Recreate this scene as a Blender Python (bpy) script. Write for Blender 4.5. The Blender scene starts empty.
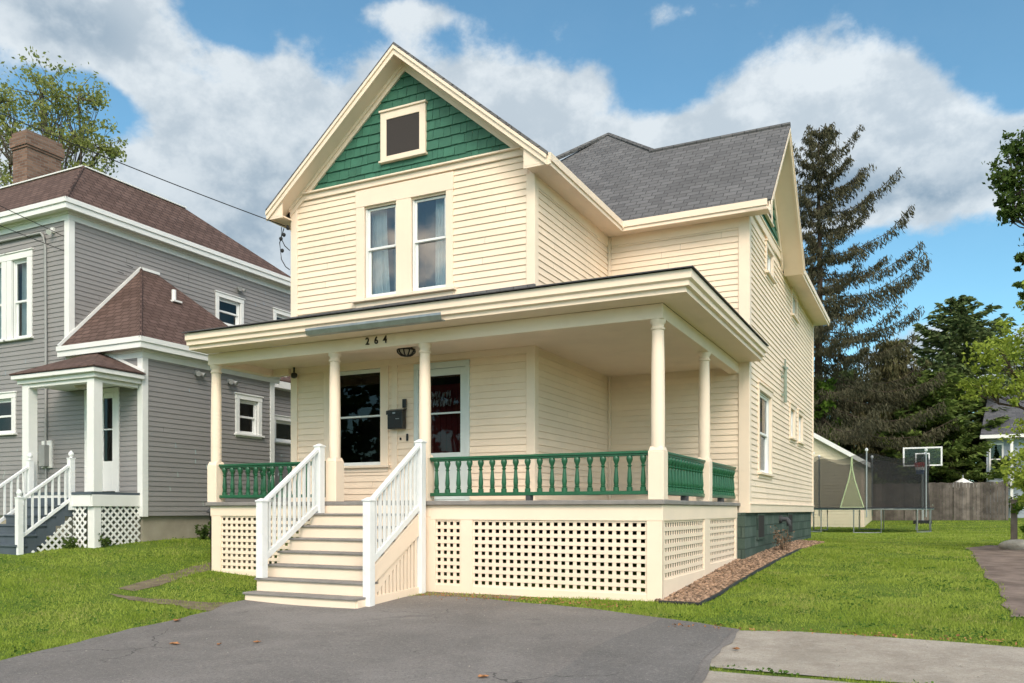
import bpy, bmesh, math, random
import numpy as np
from mathutils import Vector

random.seed(11)
rng = np.random.default_rng(11)
scene = bpy.context.scene
COL = scene.collection
R = math.radians

# ------------------------------------------------------------------ helpers
ORG = {}


def thing(name, label, cat, loc=(0, 0, 0), group=None):
    o = bpy.data.objects.new(name, None)
    o.empty_display_size = .2
    COL.objects.link(o)
    o.location = loc
    ORG[o.name] = Vector(loc)
    o['label'] = label
    o['category'] = cat
    if group:
        o['group'] = group
    return o


def tag(o, label, cat, group=None):
    o['label'] = label
    o['category'] = cat
    if group:
        o['group'] = group
    return o


def slope_uv(me):
    uv = me.uv_layers.new(name='UVMap')
    Z = Vector((0, 0, 1))
    for p in me.polygons:
        n = p.normal
        e = Z.cross(n)
        if e.length < 1e-3:
            e = Vector((1, 0, 0))
        e.normalize()
        s = n.cross(e)
        for li in p.loop_indices:
            co = me.vertices[me.loops[li].vertex_index].co
            uv.data[li].uv = (co.dot(e), co.dot(s))


class MB:
    def __init__(s):
        s.v = []
        s.f = []

    def add(s, vs, fs):
        n = len(s.v)
        s.v += [tuple(v) for v in vs]
        s.f += [[i + n for i in f] for f in fs]

    def quad(s, a, b, c, d):
        s.add([a, b, c, d], [[0, 1, 2, 3]])

    def hexa(s, v):
        s.add(v, [[0, 3, 2, 1], [4, 5, 6, 7], [0, 1, 5, 4], [1, 2, 6, 5], [2, 3, 7, 6], [3, 0, 4, 7]])

    def box(s, x0, x1, y0, y1, z0, z1):
        s.hexa([(x0, y0, z0), (x1, y0, z0), (x1, y1, z0), (x0, y1, z0),
                (x0, y0, z1), (x1, y0, z1), (x1, y1, z1), (x0, y1, z1)])

    def bar(s, p, q, w, h, up=(0, 0, 1)):
        p, q, up = Vector(p), Vector(q), Vector(up)
        d = (q - p).normalized()
        a = d.cross(up)
        if a.length < 1e-4:
            a = d.cross(Vector((0, 1, 0)))
        a.normalize()
        b = a.cross(d)
        a *= w / 2
        b *= h / 2
        s.hexa([p - a - b, p + a - b, q + a - b, q - a - b, p - a + b, p + a + b, q + a + b, q - a + b])

    def tube(s, pts, r, n=8, cap=True):
        pts = [Vector(p) for p in pts]
        m = len(pts)
        rs = r if isinstance(r, (list, tuple)) else [r] * m
        vs = []
        ref = Vector((0, 0, 1))
        for i, p in enumerate(pts):
            d = (pts[min(i + 1, m - 1)] - pts[max(i - 1, 0)]).normalized()
            a = d.cross(ref)
            if a.length < .05:
                a = d.cross(Vector((0, 1, 0)))
            a.normalize()
            b = a.cross(d)
            for k in range(n):
                t = 2 * math.pi * k / n
                vs.append(p + (a * math.cos(t) + b * math.sin(t)) * rs[i])
        fs = []
        for i in range(m - 1):
            for k in range(n):
                fs.append([i * n + k, i * n + (k + 1) % n, (i + 1) * n + (k + 1) % n, (i + 1) * n + k])
        if cap:
            fs.append(list(range(n))[::-1])
            fs.append([(m - 1) * n + k for k in range(n)])
        s.add(vs, fs)

    def lathe(s, c, prof, n=16):
        cx, cy, cz = c
        vs = []
        for r, z in prof:
            for k in range(n):
                t = 2 * math.pi * k / n
                vs.append((cx + r * math.cos(t), cy + r * math.sin(t), cz + z))
        fs = []
        m = len(prof)
        for i in range(m - 1):
            for k in range(n):
                fs.append([i * n + k, i * n + (k + 1) % n, (i + 1) * n + (k + 1) % n, (i + 1) * n + k])
        fs.append(list(range(n))[::-1])
        fs.append([(m - 1) * n + k for k in range(n)])
        s.add(vs, fs)

    def prism(s, poly, vec):
        n = len(poly)
        vec = Vector(vec)
        a = [Vector(p) for p in poly]
        b = [p + vec for p in a]
        fs = [list(range(n))[::-1], [n + i for i in range(n)]]
        for i in range(n):
            j = (i + 1) % n
            fs.append([i, j, n + j, n + i])
        s.add(a + b, fs)

    def build(s, name, mat, parent=None, origin=None, smooth=False, bevel=0, recalc=True, uv=False, label=None):
        V = np.array(s.v, float)
        if origin is None:
            lo, hi = V.min(0), V.max(0)
            origin = ((lo[0] + hi[0]) / 2, (lo[1] + hi[1]) / 2, lo[2])
        og = Vector(origin)
        me = bpy.data.meshes.new(name)
        me.from_pydata([tuple(x) for x in (V - np.array(origin))], [], s.f)
        if recalc:
            bm = bmesh.new()
            bm.from_mesh(me)
            bmesh.ops.recalc_face_normals(bm, faces=bm.faces)
            bm.to_mesh(me)
            bm.free()
        me.update()
        if uv:
            slope_uv(me)
        if mat:
            me.materials.append(mat)
        if smooth:
            me.polygons.foreach_set('use_smooth', [True] * len(me.polygons))
            try:
                me.set_sharp_from_angle(angle=R(50))
            except Exception:
                pass
        o = bpy.data.objects.new(name, me)
        COL.objects.link(o)
        place(o, og, parent)
        if bevel:
            m = o.modifiers.new('Bevel', 'BEVEL')
            m.width = bevel
            m.segments = 1
            m.limit_method = 'ANGLE'
            m.angle_limit = R(40)
        if label:
            o['label'] = label
        return o


def place(o, world, parent):
    world = Vector(world)
    ORG[o.name] = world
    if parent is not None:
        o.parent = parent
        o.location = world - ORG[parent.name]
    else:
        o.location = world


def copy_to(o, world, parent):
    c = o.copy()
    COL.objects.link(c)
    place(c, world, parent)
    return c


def big_mesh(name, V, Q, mat, parent=None, origin=(0, 0, 0), smooth=False):
    """V (n,3) numpy, Q (m,k) numpy face indices"""
    me = bpy.data.meshes.new(name)
    V = np.asarray(V, np.float32) - np.array(origin, np.float32)
    k = Q.shape[1]
    me.vertices.add(len(V))
    me.vertices.foreach_set('co', V.ravel())
    me.loops.add(Q.size)
    me.loops.foreach_set('vertex_index', Q.ravel().astype(np.int32))
    me.polygons.add(len(Q))
    me.polygons.foreach_set('loop_start', np.arange(0, Q.size, k, dtype=np.int32))
    me.polygons.foreach_set('loop_total', np.full(len(Q), k, np.int32))
    if smooth:
        me.polygons.foreach_set('use_smooth', np.ones(len(Q), bool))
    me.update(calc_edges=True)
    me.validate()
    me.materials.append(mat)
    o = bpy.data.objects.new(name, me)
    COL.objects.link(o)
    place(o, origin, parent)
    return o


class Frame:
    """a wall plane: u along it, n out of it, z up"""

    def __init__(s, O, U, N):
        s.O, s.U, s.N = Vector(O), Vector(U), Vector(N)

    def P(s, u, n, z):
        return s.O + s.U * u + s.N * n + Vector((0, 0, z))

    def box(s, mb, u0, u1, n0, n1, z0, z1):
        mb.hexa([s.P(u0, n1, z0), s.P(u1, n1, z0), s.P(u1, n0, z0), s.P(u0, n0, z0),
                 s.P(u0, n1, z1), s.P(u1, n1, z1), s.P(u1, n0, z1), s.P(u0, n0, z1)])


def front(y):
    return Frame((0, y, 0), (1, 0, 0), (0, -1, 0))


def right(x):
    return Frame((x, 0, 0), (0, 1, 0), (1, 0, 0))


def leftf(x):
    return Frame((x, 0, 0), (0, -1, 0), (-1, 0, 0))


def siding(mb, fr, u0, u1, z0, z1, holes=(), exp=.108, clip=None, lap=.017, joints=True):
    k = 0
    while z0 + k * exp < z1 - 1e-4:
        zb = z0 + k * exp
        zt = min(zb + exp, z1)
        cuts = sorted({zb, zt} | {e for h in holes for e in (h[2], h[3]) if zb + 1e-3 < e < zt - 1e-3})
        for a, b in zip(cuts[:-1], cuts[1:]):
            mid = (a + b) / 2
            if clip:
                la, ha = clip(a)
                lb, hb = clip(b)
                if ha - la < .02:
                    continue
            else:
                la = lb = u0
                ha = hb = u1
            segs = [(la, ha, lb, hb)]
            for h in holes:
                if h[2] < mid < h[3]:
                    out = []
                    for s0, s1, t0, t1 in segs:
                        if h[1] <= s0 or h[0] >= s1:
                            out.append((s0, s1, t0, t1))
                            continue
                        if h[0] > s0:
                            out.append((s0, h[0], t0, h[0]))
                        if h[1] < s1:
                            out.append((h[1], s1, h[1], t1))
                    segs = out
            oa = .003 + lap * (1 - (a - zb) / exp)
            ob = .003 + lap * (1 - (b - zb) / exp)
            cut = []
            for s0, s1, t0, t1 in segs:      # boards butt at random places
                rr = random.Random(int(zb * 977) + 13)
                p = s0 + rr.uniform(.4, 3.6)
                a0, b0 = s0, t0
                while joints and p < min(s1, t1) - .35:
                    if p > max(a0, b0) + .3:
                        cut.append((a0, p - .0015, b0, p - .0015))
                        a0 = b0 = p + .0015
                    p += rr.uniform(1.6, 3.6)
                cut.append((a0, s1, b0, t1))
            for s0, s1, t0, t1 in cut:
                v = [fr.P(s0, oa, a), fr.P(s1, oa, a), fr.P(t1, ob, b), fr.P(t0, ob, b)]
                f = [[0, 1, 2, 3]]
                if a == zb:
                    v += [fr.P(s0, 0, a), fr.P(s1, 0, a)]
                    f.append([4, 5, 1, 0])
                mb.add(v, f)
        k += 1


# ------------------------------------------------------------------ terrain
CP = np.array([(-2.99, 10.35, .33), (-6.6, 10.35, .30), (-10.79, 10.35, .47), (-2.83, 14.9, .60), (-2.83, 23.7, .72), (-14.37, 11.9, .88), (-14.3, 13.3, .88), (-14.95, 9.75, .67), (-7.5, 8.6, .185), (-6.5, 8.9, .24),
               (-3, 8.4, .25), (1, 8.4, .3), (-12, 7.5, .42), (-16, 6.5, .42), (-9.5, 6.0, .17), (-5, 5, .13), (-1, 6, .2), (3, 6, .22), (-12, 3, .12), (-5, 2.5, .08), (3, 2, .1), (-12, -3, .0), (0, -3, .0), (10, -3, .0), (10, 6, .25),
               (3, 12, .5), (3, 20, .72), (1, 21, .68), (-3.5, 36, .6), (0, 38.5, .66), (1.3, 47, 1.0), (12, 47, 1.1), (-10, 47, .9), (-20, 30, .95), (-16, 20, .95), (8, 30, .88), (-22, 10, .8), (-24, 3, .3), (-10, 18, .8), (14, 14, .6), (-24, -6, 0.), (14, -8, 0)], float)


def _k(r2):
    return np.where(r2 > 0, r2 * np.log(np.maximum(r2, 1e-12)) * .5, 0)


_n = len(CP)
_K = _k(((CP[:, None, :2] - CP[None, :, :2]) ** 2).sum(-1)) + np.eye(_n) * 3.0
_P = np.c_[np.ones(_n), CP[:, :2]]
_S = np.linalg.solve(np.block([[_K, _P], [_P.T, np.zeros((3, 3))]]), np.r_[CP[:, 2], 0, 0, 0])


def gz(x, y):
    x = np.asarray(x, float)
    y = np.asarray(y, float)
    sh = x.shape
    X = np.clip(x.ravel(), -26, 16)
    Y = np.clip(y.ravel(), -8, 50)
    o = np.empty(len(X))
    for i in range(0, len(X), 20000):
        a = X[i:i + 20000]
        b = Y[i:i + 20000]
        r2 = (a[:, None] - CP[None, :, 0]) ** 2 + (b[:, None] - CP[None, :, 1]) ** 2
        o[i:i + 20000] = _k(r2) @ _S[:_n] + _S[_n] + _S[_n + 1] * a + _S[_n + 2] * b
    return o.reshape(sh)


def g(x, y):
    return float(gz(np.array([x]), np.array([y]))[0])


def inpoly(x, y, poly):
    c = np.zeros(x.shape, bool)
    n = len(poly)
    for i in range(n):
        x0, y0 = poly[i]
        x1, y1 = poly[(i + 1) % n]
        if y0 == y1:
            continue
        m = ((y0 > y) != (y1 > y)) & (x < (x1 - x0) * (y - y0) / (y1 - y0) + x0)
        c ^= m
    return c


# ------------------------------------------------------------------ materials
class NT:
    def __init__(s, nt):
        s.nt = nt

    def n(s, t, **kw):
        nd = s.nt.nodes.new(t)
        for k, v in kw.items():
            setattr(nd, k, v)
        return nd

    def link(s, a, b):
        s.nt.links.new(a, b)

    def val(s, sock, v):
        if hasattr(v, 'links') or isinstance(v, bpy.types.NodeSocket):
            s.link(v, sock)
        else:
            sock.default_value = v

    def math(s, op, a, b=0., c=None, clamp=False):
        nd = s.n('ShaderNodeMath', operation=op)
        nd.use_clamp = clamp
        s.val(nd.inputs[0], a)
        s.val(nd.inputs[1], b)
        if c is not None:
            s.val(nd.inputs[2], c)
        return nd.outputs[0]

    def vmath(s, op, a, b=(0, 0, 0)):
        nd = s.n('ShaderNodeVectorMath', operation=op)
        s.val(nd.inputs[0], a)
        s.val(nd.inputs[1], b)
        return nd.outputs['Value'] if op in ('DOT_PRODUCT', 'LENGTH') else nd.outputs[0]

    def mix(s, f, a, b, mode='MIX'):
        nd = s.n('ShaderNodeMix', data_type='RGBA', blend_type=mode)
        s.val(nd.inputs[0], f)
        s.val(nd.inputs[6], a)
        s.val(nd.inputs[7], b)
        return nd.outputs[2]

    def ramp(s, f, a, b):
        nd = s.n('ShaderNodeMapRange')
        nd.interpolation_type = 'SMOOTHSTEP'
        s.val(nd.inputs[0], f)
        nd.inputs[1].default_value = a
        nd.inputs[2].default_value = b
        return nd.outputs[0]

    def noise(s, vec, scale, detail=4, rough=.55, dist=0.):
        nd = s.n('ShaderNodeTexNoise')
        if vec is not None:
            s.link(vec, nd.inputs['Vector'])
        nd.inputs['Scale'].default_value = scale
        nd.inputs['Detail'].default_value = detail
        nd.inputs['Roughness'].default_value = rough
        nd.inputs['Distortion'].default_value = dist
        return nd.outputs['Fac']


def c4(c):
    return (c[0], c[1], c[2], 1.)


def sc(c, k):
    return tuple(min(1., x * k) for x in c)


def newmat(name):
    m = bpy.data.materials.new(name)
    m.use_nodes = True
    t = NT(m.node_tree)
    b = m.node_tree.nodes['Principled BSDF']
    return m, t, b


def mat(name, c, rough=.6, var=.06, scale=3., bump=0., bscale=60., spec=.3, island=0., metal=0., dirt=None, dscale=1.2):
    m, t, b = newmat(name)
    geo = t.n('ShaderNodeNewGeometry')
    pos = geo.outputs['Position']
    f = t.ramp(t.noise(pos, scale, 6, .6), .3, .7)
    col = t.mix(f, c4(sc(c, 1 - var)), c4(sc(c, 1 + var)))
    if island:
        r = geo.outputs['Random Per Island']
        k = t.math('MULTIPLY_ADD', r, 2 * island, 1 - island)
        hs = t.n('ShaderNodeHueSaturation')
        t.link(col, hs.inputs['Color'])
        t.link(k, hs.inputs['Value'])
        col = hs.outputs[0]
    if dirt:
        d = t.ramp(t.noise(pos, dscale, 8, .7), .55, .8)
        col = t.mix(t.math('MULTIPLY', d, dirt[3]), col, c4(dirt[:3]))
    t.link(col, b.inputs['Base Color'])
    b.inputs['Roughness'].default_value = rough
    b.inputs['Specular IOR Level'].default_value = spec
    b.inputs['Metallic'].default_value = metal
    if bump:
        bp = t.n('ShaderNodeBump')
        bp.inputs['Strength'].default_value = bump
        bp.inputs['Distance'].default_value = .01
        t.link(t.noise(pos, bscale, 5, .6), bp.inputs['Height'])
        t.link(bp.outputs[0], b.inputs['Normal'])
    return m


def brickmat(name, c1, c2, mortar, bw, rh, ms, rough=.85, offset=.5, bump=.4, var=.15, hue=None):
    """courses by UV (metres): shingles, bricks, blocks"""
    m, t, b = newmat(name)
    uv = t.n('ShaderNodeUVMap').outputs[0]
    geo = t.n('ShaderNodeNewGeometry')
    pos = geo.outputs['Position']
    br = t.n('ShaderNodeTexBrick')
    br.offset = offset
    t.link(uv, br.inputs['Vector'])
    br.inputs['Color1'].default_value = c4(c1)
    br.inputs['Color2'].default_value = c4(c2)
    br.inputs['Mortar'].default_value = c4(mortar)
    br.inputs['Scale'].default_value = 1.
    br.inputs['Brick Width'].default_value = bw
    br.inputs['Row Height'].default_value = rh
    br.inputs['Mortar Size'].default_value = ms
    br.inputs['Mortar Smooth'].default_value = .3
    n1 = t.noise(pos, 1.3, 6, .65)
    n2 = t.noise(pos, 45, 3, .6)
    k = t.math('MULTIPLY_ADD', t.math('ADD', n1, n2), var, 1 - var)
    col = t.mix(1., br.outputs['Color'], (1, 1, 1, 1), 'MULTIPLY')
    hs = t.n('ShaderNodeHueSaturation')
    t.link(col, hs.inputs['Color'])
    t.link(k, hs.inputs['Value'])
    t.link(hs.outputs[0], b.inputs['Base Color'])
    b.inputs['Roughness'].default_value = rough
    b.inputs['Specular IOR Level'].default_value = .2
    bp = t.n('ShaderNodeBump')
    bp.inputs['Strength'].default_value = bump
    bp.inputs['Distance'].default_value = .012
    h = t.math('MULTIPLY_ADD', n2, .35, t.math('SUBTRACT', 1., br.outputs['Fac']))
    t.link(h, bp.inputs['Height'])
    t.link(bp.outputs[0], b.inputs['Normal'])
    return m


def leafmat(name, a, b_, trans=.35):
    m, t, b = newmat(name)
    nt = m.node_tree
    geo = t.n('ShaderNodeNewGeometry')
    f = geo.outputs['Random Per Island']
    f2 = t.noise(geo.outputs['Position'], .9, 3, .6)
    k = t.math('MULTIPLY_ADD', f2, .9, t.math('MULTIPLY_ADD', f, .6, -.25), clamp=True)
    col = t.mix(k, c4(a), c4(b_))
    d = t.n('ShaderNodeBsdfDiffuse')
    tr = t.n('ShaderNodeBsdfTranslucent')
    mx = t.n('ShaderNodeMixShader')
    t.link(col, d.inputs[0])
    t.link(col, tr.inputs[0])
    mx.inputs[0].default_value = trans
    t.link(d.outputs[0], mx.inputs[1])
    t.link(tr.outputs[0], mx.inputs[2])
    nt.nodes.remove(b)
    t.link(mx.outputs[0], nt.nodes['Material Output'].inputs[0])
    return m


def glassmat(name, tint=(.75, .8, .8), ior=1.55, boost=1.3, haze=0.0):
    m, t, b = newmat(name)
    nt = m.node_tree
    nt.nodes.remove(b)
    fr = t.n('ShaderNodeFresnel')
    fr.inputs[0].default_value = ior
    geo = t.n('ShaderNodeNewGeometry')
    bp = t.n('ShaderNodeBump')
    bp.inputs['Strength'].default_value = .05
    bp.inputs['Distance'].default_value = .02
    t.link(t.noise(geo.outputs['Position'], 2.2, 2, .4), bp.inputs['Height'])
    tr = t.n('ShaderNodeBsdfTransparent')
    tr.inputs[0].default_value = c4(tint)
    gl = t.n('ShaderNodeBsdfGlossy')
    gl.inputs['Roughness'].default_value = .015
    t.link(bp.outputs[0], gl.inputs['Normal'])
    mx = t.n('ShaderNodeMixShader')
    t.link(t.math('MULTIPLY_ADD', fr.outputs[0], boost, haze, clamp=True), mx.inputs[0])
    t.link(tr.outputs[0], mx.inputs[1])
    t.link(gl.outputs[0], mx.inputs[2])
    t.link(mx.outputs[0], nt.nodes['Material Output'].inputs[0])
    return m


CREAM = (.87, .70, .542)
M = {}
M['cream'] = mat('cream_paint', CREAM, .55, .035, 1.2, .12, 90, .3, island=.035, dirt=(.68, .54, .42, .5), dscale=1.6)
M['creamtrim'] = mat('cream_trim_paint', (.87, .708, .556), .5, .03, 1.5, .08, 70, .35, island=.015, dirt=(.66, .54, .40, .4), dscale=2.2)
M['white'] = mat('white_paint', (.82, .82, .81), .45, .03, 2.5, .06, 60, .4, dirt=(.45, .42, .38, .35), dscale=3)
M['vinylwhite'] = mat('white_vinyl_frame', (.80, .80, .78), .4, .03, 3, 0, 60, .4)
M['doorwhite'] = mat('storm_door_white', (.62, .66, .64), .4, .04, 2, 0, 60, .4)
M['greypaint'] = mat('grey_deck_paint', (.24, .22, .205), .6, .12, 4, .15, 80, .3, dirt=(.38, .34, .29, .5), dscale=2.5)
M['greenrail'] = mat('green_rail_paint', (.016, .098, .044), .38, .1, 6, .05, 60, .5, island=.05)
M['greenshingle'] = mat('green_shingle_paint', (.045, .150, .098), .6, .1, 5, .25, 50, .3, island=.13)
M['greenstone'] = brickmat('green_painted_block', (.050, .078, .062), (.095, .125, .105), (.045, .066, .055), .38, .20, .012, .8, .5, .9, .45)
M['greyvinyl'] = mat('grey_vinyl_siding', (.272, .257, .250), .5, .03, 1.0, .05, 120, .35, island=.035)
M['nwhite'] = mat('white_house_trim', (.80, .79, .76), .5, .03, 2, .05, 60, .35)
M['concrete'] = mat('foundation_concrete', (.36, .32, .25), .9, .15, 1.5, .4, 30, .2, dirt=(.20, .18, .14, .6))
M['roofgrey'] = brickmat('grey_asphalt_shingle', (.115, .112, .114), (.160, .156, .158), (.068, .066, .068), .24, .14, .009, .9, .37, .7, .42)
M['roofbrown'] = brickmat('brown_asphalt_shingle', (.105, .066, .054), (.150, .096, .080), (.050, .030, .026), .24, .145, .012, .9, .41, .8, .6)
M['brick'] = brickmat('chimney_brick', (.15, .085, .062), (.27, .165, .12), (.20, .17, .145), .22, .075, .009, .9, .5, .5, .3)
M['lead'] = mat('lead_flashing', (.07, .07, .075), .6, .15, 5)
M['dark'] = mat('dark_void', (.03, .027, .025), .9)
M['room'] = mat('room_interior', (.10, .085, .075), .9)
M['roomlight'] = mat('room_interior_pale', (.30, .295, .29), .9)
M['screen'] = mat('window_screen', (.05, .042, .04), .85, .1, 200)
M['curtain'] = mat('curtain_fabric', (.80, .86, .87), .9, .05, 6)
M['glass'] = glassmat('window_glass', (.75, .8, .8), 1.5, 1.0)
M['glassdark'] = glassmat('porch_window_glass', (.45, .45, .45), 1.5, 1.0)
M['glasssky'] = glassmat('upper_window_glass', (.9, .93, .93), 1.6, 1.9, .07)
M['red'] = mat('red_door_paint', (.18, .014, .018), .45, .1, 3)
M['whitedecal'] = mat('white_decal', (.7, .7, .7), .6)
M['black'] = mat('black_metal', (.012, .012, .012), .35, .1, 5, spec=.5)
M['darkbrown'] = mat('number_plate_bronze', (.035, .022, .012), .4)
M['galv'] = mat('galvanised_metal', (.36, .38, .39), .35, .12, 6, .05, 60, .5, metal=.75)
M['paleplastic'] = mat('meter_grey', (.33, .33, .32), .5)
M['bluegrey'] = mat('blue_grey_stair_paint', (.085, .105, .125), .6, .12, 3, .1, 60)
M['fencewood'] = mat('weathered_fence_wood', (.135, .115, .102), .9, .3, 3, .3, 40, .15, island=.4)
M['trampblack'] = mat('trampoline_mat_black', (.012, .012, .014), .7)
M['steel'] = mat('trampoline_steel', (.42, .43, .44), .4, .05, 5, metal=.6)
M['limegreen'] = mat('lime_zip_flap', (.46, .55, .32), .7)
M['foam'] = mat('blue_black_padding', (.02, .022, .028), .6)
M['acrylic'] = glassmat('backboard_acrylic', (.9, .92, .92), 1.5, .6)
M['hoopred'] = mat('hoop_red', (.45, .04, .04), .5)
M['hoopwhite'] = mat('hoop_white', (.78, .78, .78), .5)
M['hoopblue'] = mat('hoop_net_blue', (.06, .11, .25), .8)
M['bark'] = mat('tree_bark', (.085, .062, .048), .95, .25, 8, .6, 25, .1)
M['barkgrey'] = mat('grey_tree_bark', (.14, .115, .095), .95, .25, 8, .6, 25, .1)
M['umbrella'] = mat('umbrella_cloth', (.75, .74, .70), .8)
M['farwall'] = mat('pale_grey_clapboard', (.38, .42, .48), .7, .05, 2)
M['farroof'] = brickmat('far_grey_shingle', (.085, .085, .095), (.12, .12, .13), (.06, .06, .065), .35, .16, .01)
M['wire'] = mat('black_cable', (.02, .02, .02), .6)
M['pole'] = mat('utility_pole_wood', (.13, .09, .065), .9, .2, 4, .4, 30)
M['plasticblack'] = mat('black_edging_plastic', (.02, .02, .02), .5)
M['stone'] = mat('pale_stone', (.36, .33, .29), .9, .2, 6, .5, 30)
M['deadleaf'] = mat('dead_leaf', (.36, .17, .075), .8, .2, 20, island=.3)
M['gravel'] = mat('brown_river_gravel', (.27, .175, .115), .8, .15, 40, .1, 90, .3, island=.65)
M['lamp'] = mat('lamp_glass', (.5, .45, .36), .3)

M['needle_spruce'] = leafmat('spruce_needles', (.042, .042, .026), (.140, .130, .080), .18)
M['needle_dead'] = leafmat('brown_spruce_twigs', (.060, .060, .030), (.175, .160, .078), .1)
M['needle_green'] = leafmat('hemlock_needles', (.045, .075, .024), (.21, .275, .065), .28)
M['needle_bluegreen'] = leafmat('dark_hemlock_needles', (.055, .080, .038), (.20, .255, .095), .28)
M['leaf_light'] = leafmat('spring_maple_leaves', (.19, .25, .04), (.44, .52, .10), .45)
M['leaf_dark'] = leafmat('dark_maple_leaves', (.035, .066, .02), (.125, .175, .045), .35)
M['leaf_yellow'] = leafmat('sparse_spring_leaves', (.17, .205, .06), (.40, .42, .15), .45)
M['leaf_fresh'] = leafmat('fresh_green_leaves', (.06, .13, .022), (.19, .29, .05), .4)
M['leaf_clover'] = leafmat('clover_leaves', (.06, .125, .025), (.13, .22, .045), .3)
M['leaf_street'] = leafmat('street_tree_leaves', (.03, .06, .015), (.09, .14, .03), .3)
M['twig'] = mat('dry_twigs', (.20, .13, .085), .9, .2, 10, island=.3)
# ------------------------------------------------------------------ ground
def jitter(poly, amp, step=.22, seed=1, fixed=()):
    r = random.Random(seed)
    out = []
    n = len(poly)
    for i in range(n):
        a, b = Vector(poly[i]), Vector(poly[(i + 1) % n])
        d = b - a
        m = 1 if i in fixed else max(1, int(d.length / step))
        pr = Vector((-d.y, d.x)).normalized()
        for k in range(m):
            p = a + d * (k / m)
            if k:
                p = p + pr * r.uniform(-amp, amp)
            out.append((p.x, p.y))
    return out


ASPH = [(-7.3, .6), (-7.4, 3.2), (-7.6, 4.8), (-7.76, 5.48), (-8.03, 6.51), (-8.08, 7.27), (-8.2, 7.9), (-8.45, 8.45), (-8.45, 9.3),
        (-6.55, 9.3), (-6.5, 9.85), (-6.2, 10.02), (-5.62, 10.0), (-4.74, 9.78), (-3.84, 9.58), (-2.94, 9.22), (-2.15, 8.87), (-1.68, 8.6), (-1.63, 8.12),
        (-1.61, 7.35), (-1.57, 6.81), (-1.49, 6.29), (-1.4, 4.5), (-1.3, .6)]
ASPH = jitter(ASPH, .03, .2, 4, fixed=(23, 0))
WALK = [(-1.9, 6.83), (-1.9, 8.52), (-1.1, 8.66), (-.47, 8.60), (.2, 8.53), (.8, 8.42), (3, 8.40), (13, 8.4), (13, 6.72), (3, 6.74), (-.43, 6.72)]
WALK = jitter(WALK, .018, .35, 5, fixed=(0,))
APRON = [(-1.9, 4.4), (-1.9, 6.64), (-1.17, 6.62), (-.4, 6.60), (-.1, 6.2), (.2, 4.4)]
APRON = jitter(APRON, .03, .3, 6, fixed=(0,))
SIDE = [(.80, 10.1), (.84, 12.1), (.78, 14), (.77, 17), (.80, 20.3), (1.25, 21.6), (3.6, 21.6), (3.6, 9.9), (1.6, 9.8)]
SIDE = jitter(SIDE, .05, .4, 8)
DIRT1 = [(-10.55, 8.35), (-10.75, 8.9), (-11.15, 10.0), (-11.5, 11.3), (-11.05, 11.2), (-10.75, 10.1), (-10.4, 9.1), (-10.2, 8.35)]
DIRT1 = jitter(DIRT1, .05, .2, 9)
DIRT2 = [(-10.3, 8.0), (-9.5, 8.1), (-8.9, 8.28), (-8.4, 8.5), (-8.1, 8.35), (-8.1, 7.95), (-8.5, 7.85), (-9.0, 7.93), (-9.7, 7.85)]
DIRT2 = jitter(DIRT2, .05, .15, 10)
GRAVEL = [(-3.05, 10.28), (-2.47, 10.16), (-2.42, 12.03), (-2.34, 14.52), (-2.31, 18.05), (-2.18, 21.4), (-2.9, 22.2), (-2.9, 15.1), (-3.05, 15.1)]
BARE = [(-6.5, 9.9), (-6.5, 10.4), (-5.0, 10.4), (-4.9, 10.05), (-5.6, 10.02)]
ROADY = .55


def sheet(name, poly, mt, lift, step=.25):
    """a paved sheet that follows the terrain, cut to the outline"""
    P = np.array(poly)
    x0, y0 = P.min(0) - .01
    x1, y1 = P.max(0) + .01
    nx = max(2, int((x1 - x0) / step) + 1)
    ny = max(2, int((y1 - y0) / step) + 1)
    bm = bmesh.new()
    bmesh.ops.create_grid(bm, x_segments=nx, y_segments=ny, size=.5)
    for v in bm.verts:
        v.co.x = x0 + (v.co.x + .5) * (x1 - x0)
        v.co.y = y0 + (v.co.y + .5) * (y1 - y0)
        v.co.z = 0
    n = len(poly)
    for i in range(n):
        a = Vector((*poly[i], 0))
        b = Vector((*poly[(i + 1) % n], 0))
        d = b - a
        if d.length < 1e-5:
            continue
        no = Vector((-d.y, d.x, 0)).normalized()
        # cut only the faces near this edge
        lo = Vector((min(a.x, b.x) - step * 1.5, min(a.y, b.y) - step * 1.5))
        hi = Vector((max(a.x, b.x) + step * 1.5, max(a.y, b.y) + step * 1.5))
        fs = [f for f in bm.faces if any(lo.x <= v.co.x <= hi.x and lo.y <= v.co.y <= hi.y for v in f.verts)]
        geom = set(fs)
        for f in fs:
            geom.update(f.edges)
            geom.update(f.verts)
        bmesh.ops.bisect_plane(bm, geom=list(geom), plane_co=a, plane_no=no, dist=1e-5)
    cs = [f.calc_center_median() for f in bm.faces]
    ins = inpoly(np.array([c.x for c in cs]), np.array([c.y for c in cs]), poly)
    bmesh.ops.delete(bm, geom=[f for f, k in zip(list(bm.faces), ins) if not k], context='FACES')
    zs = gz(np.array([v.co.x for v in bm.verts]), np.array([v.co.y for v in bm.verts]))
    for v, z in zip(bm.verts, zs):
        v.co.z = z + lift
    me = bpy.data.meshes.new(name)
    bm.to_mesh(me)
    bm.free()
    me.materials.append(mt)
    o = bpy.data.objects.new(name, me)
    COL.objects.link(o)
    o['kind'] = 'structure'
    ORG[o.name] = Vector((0, 0, 0))
    return o


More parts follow.
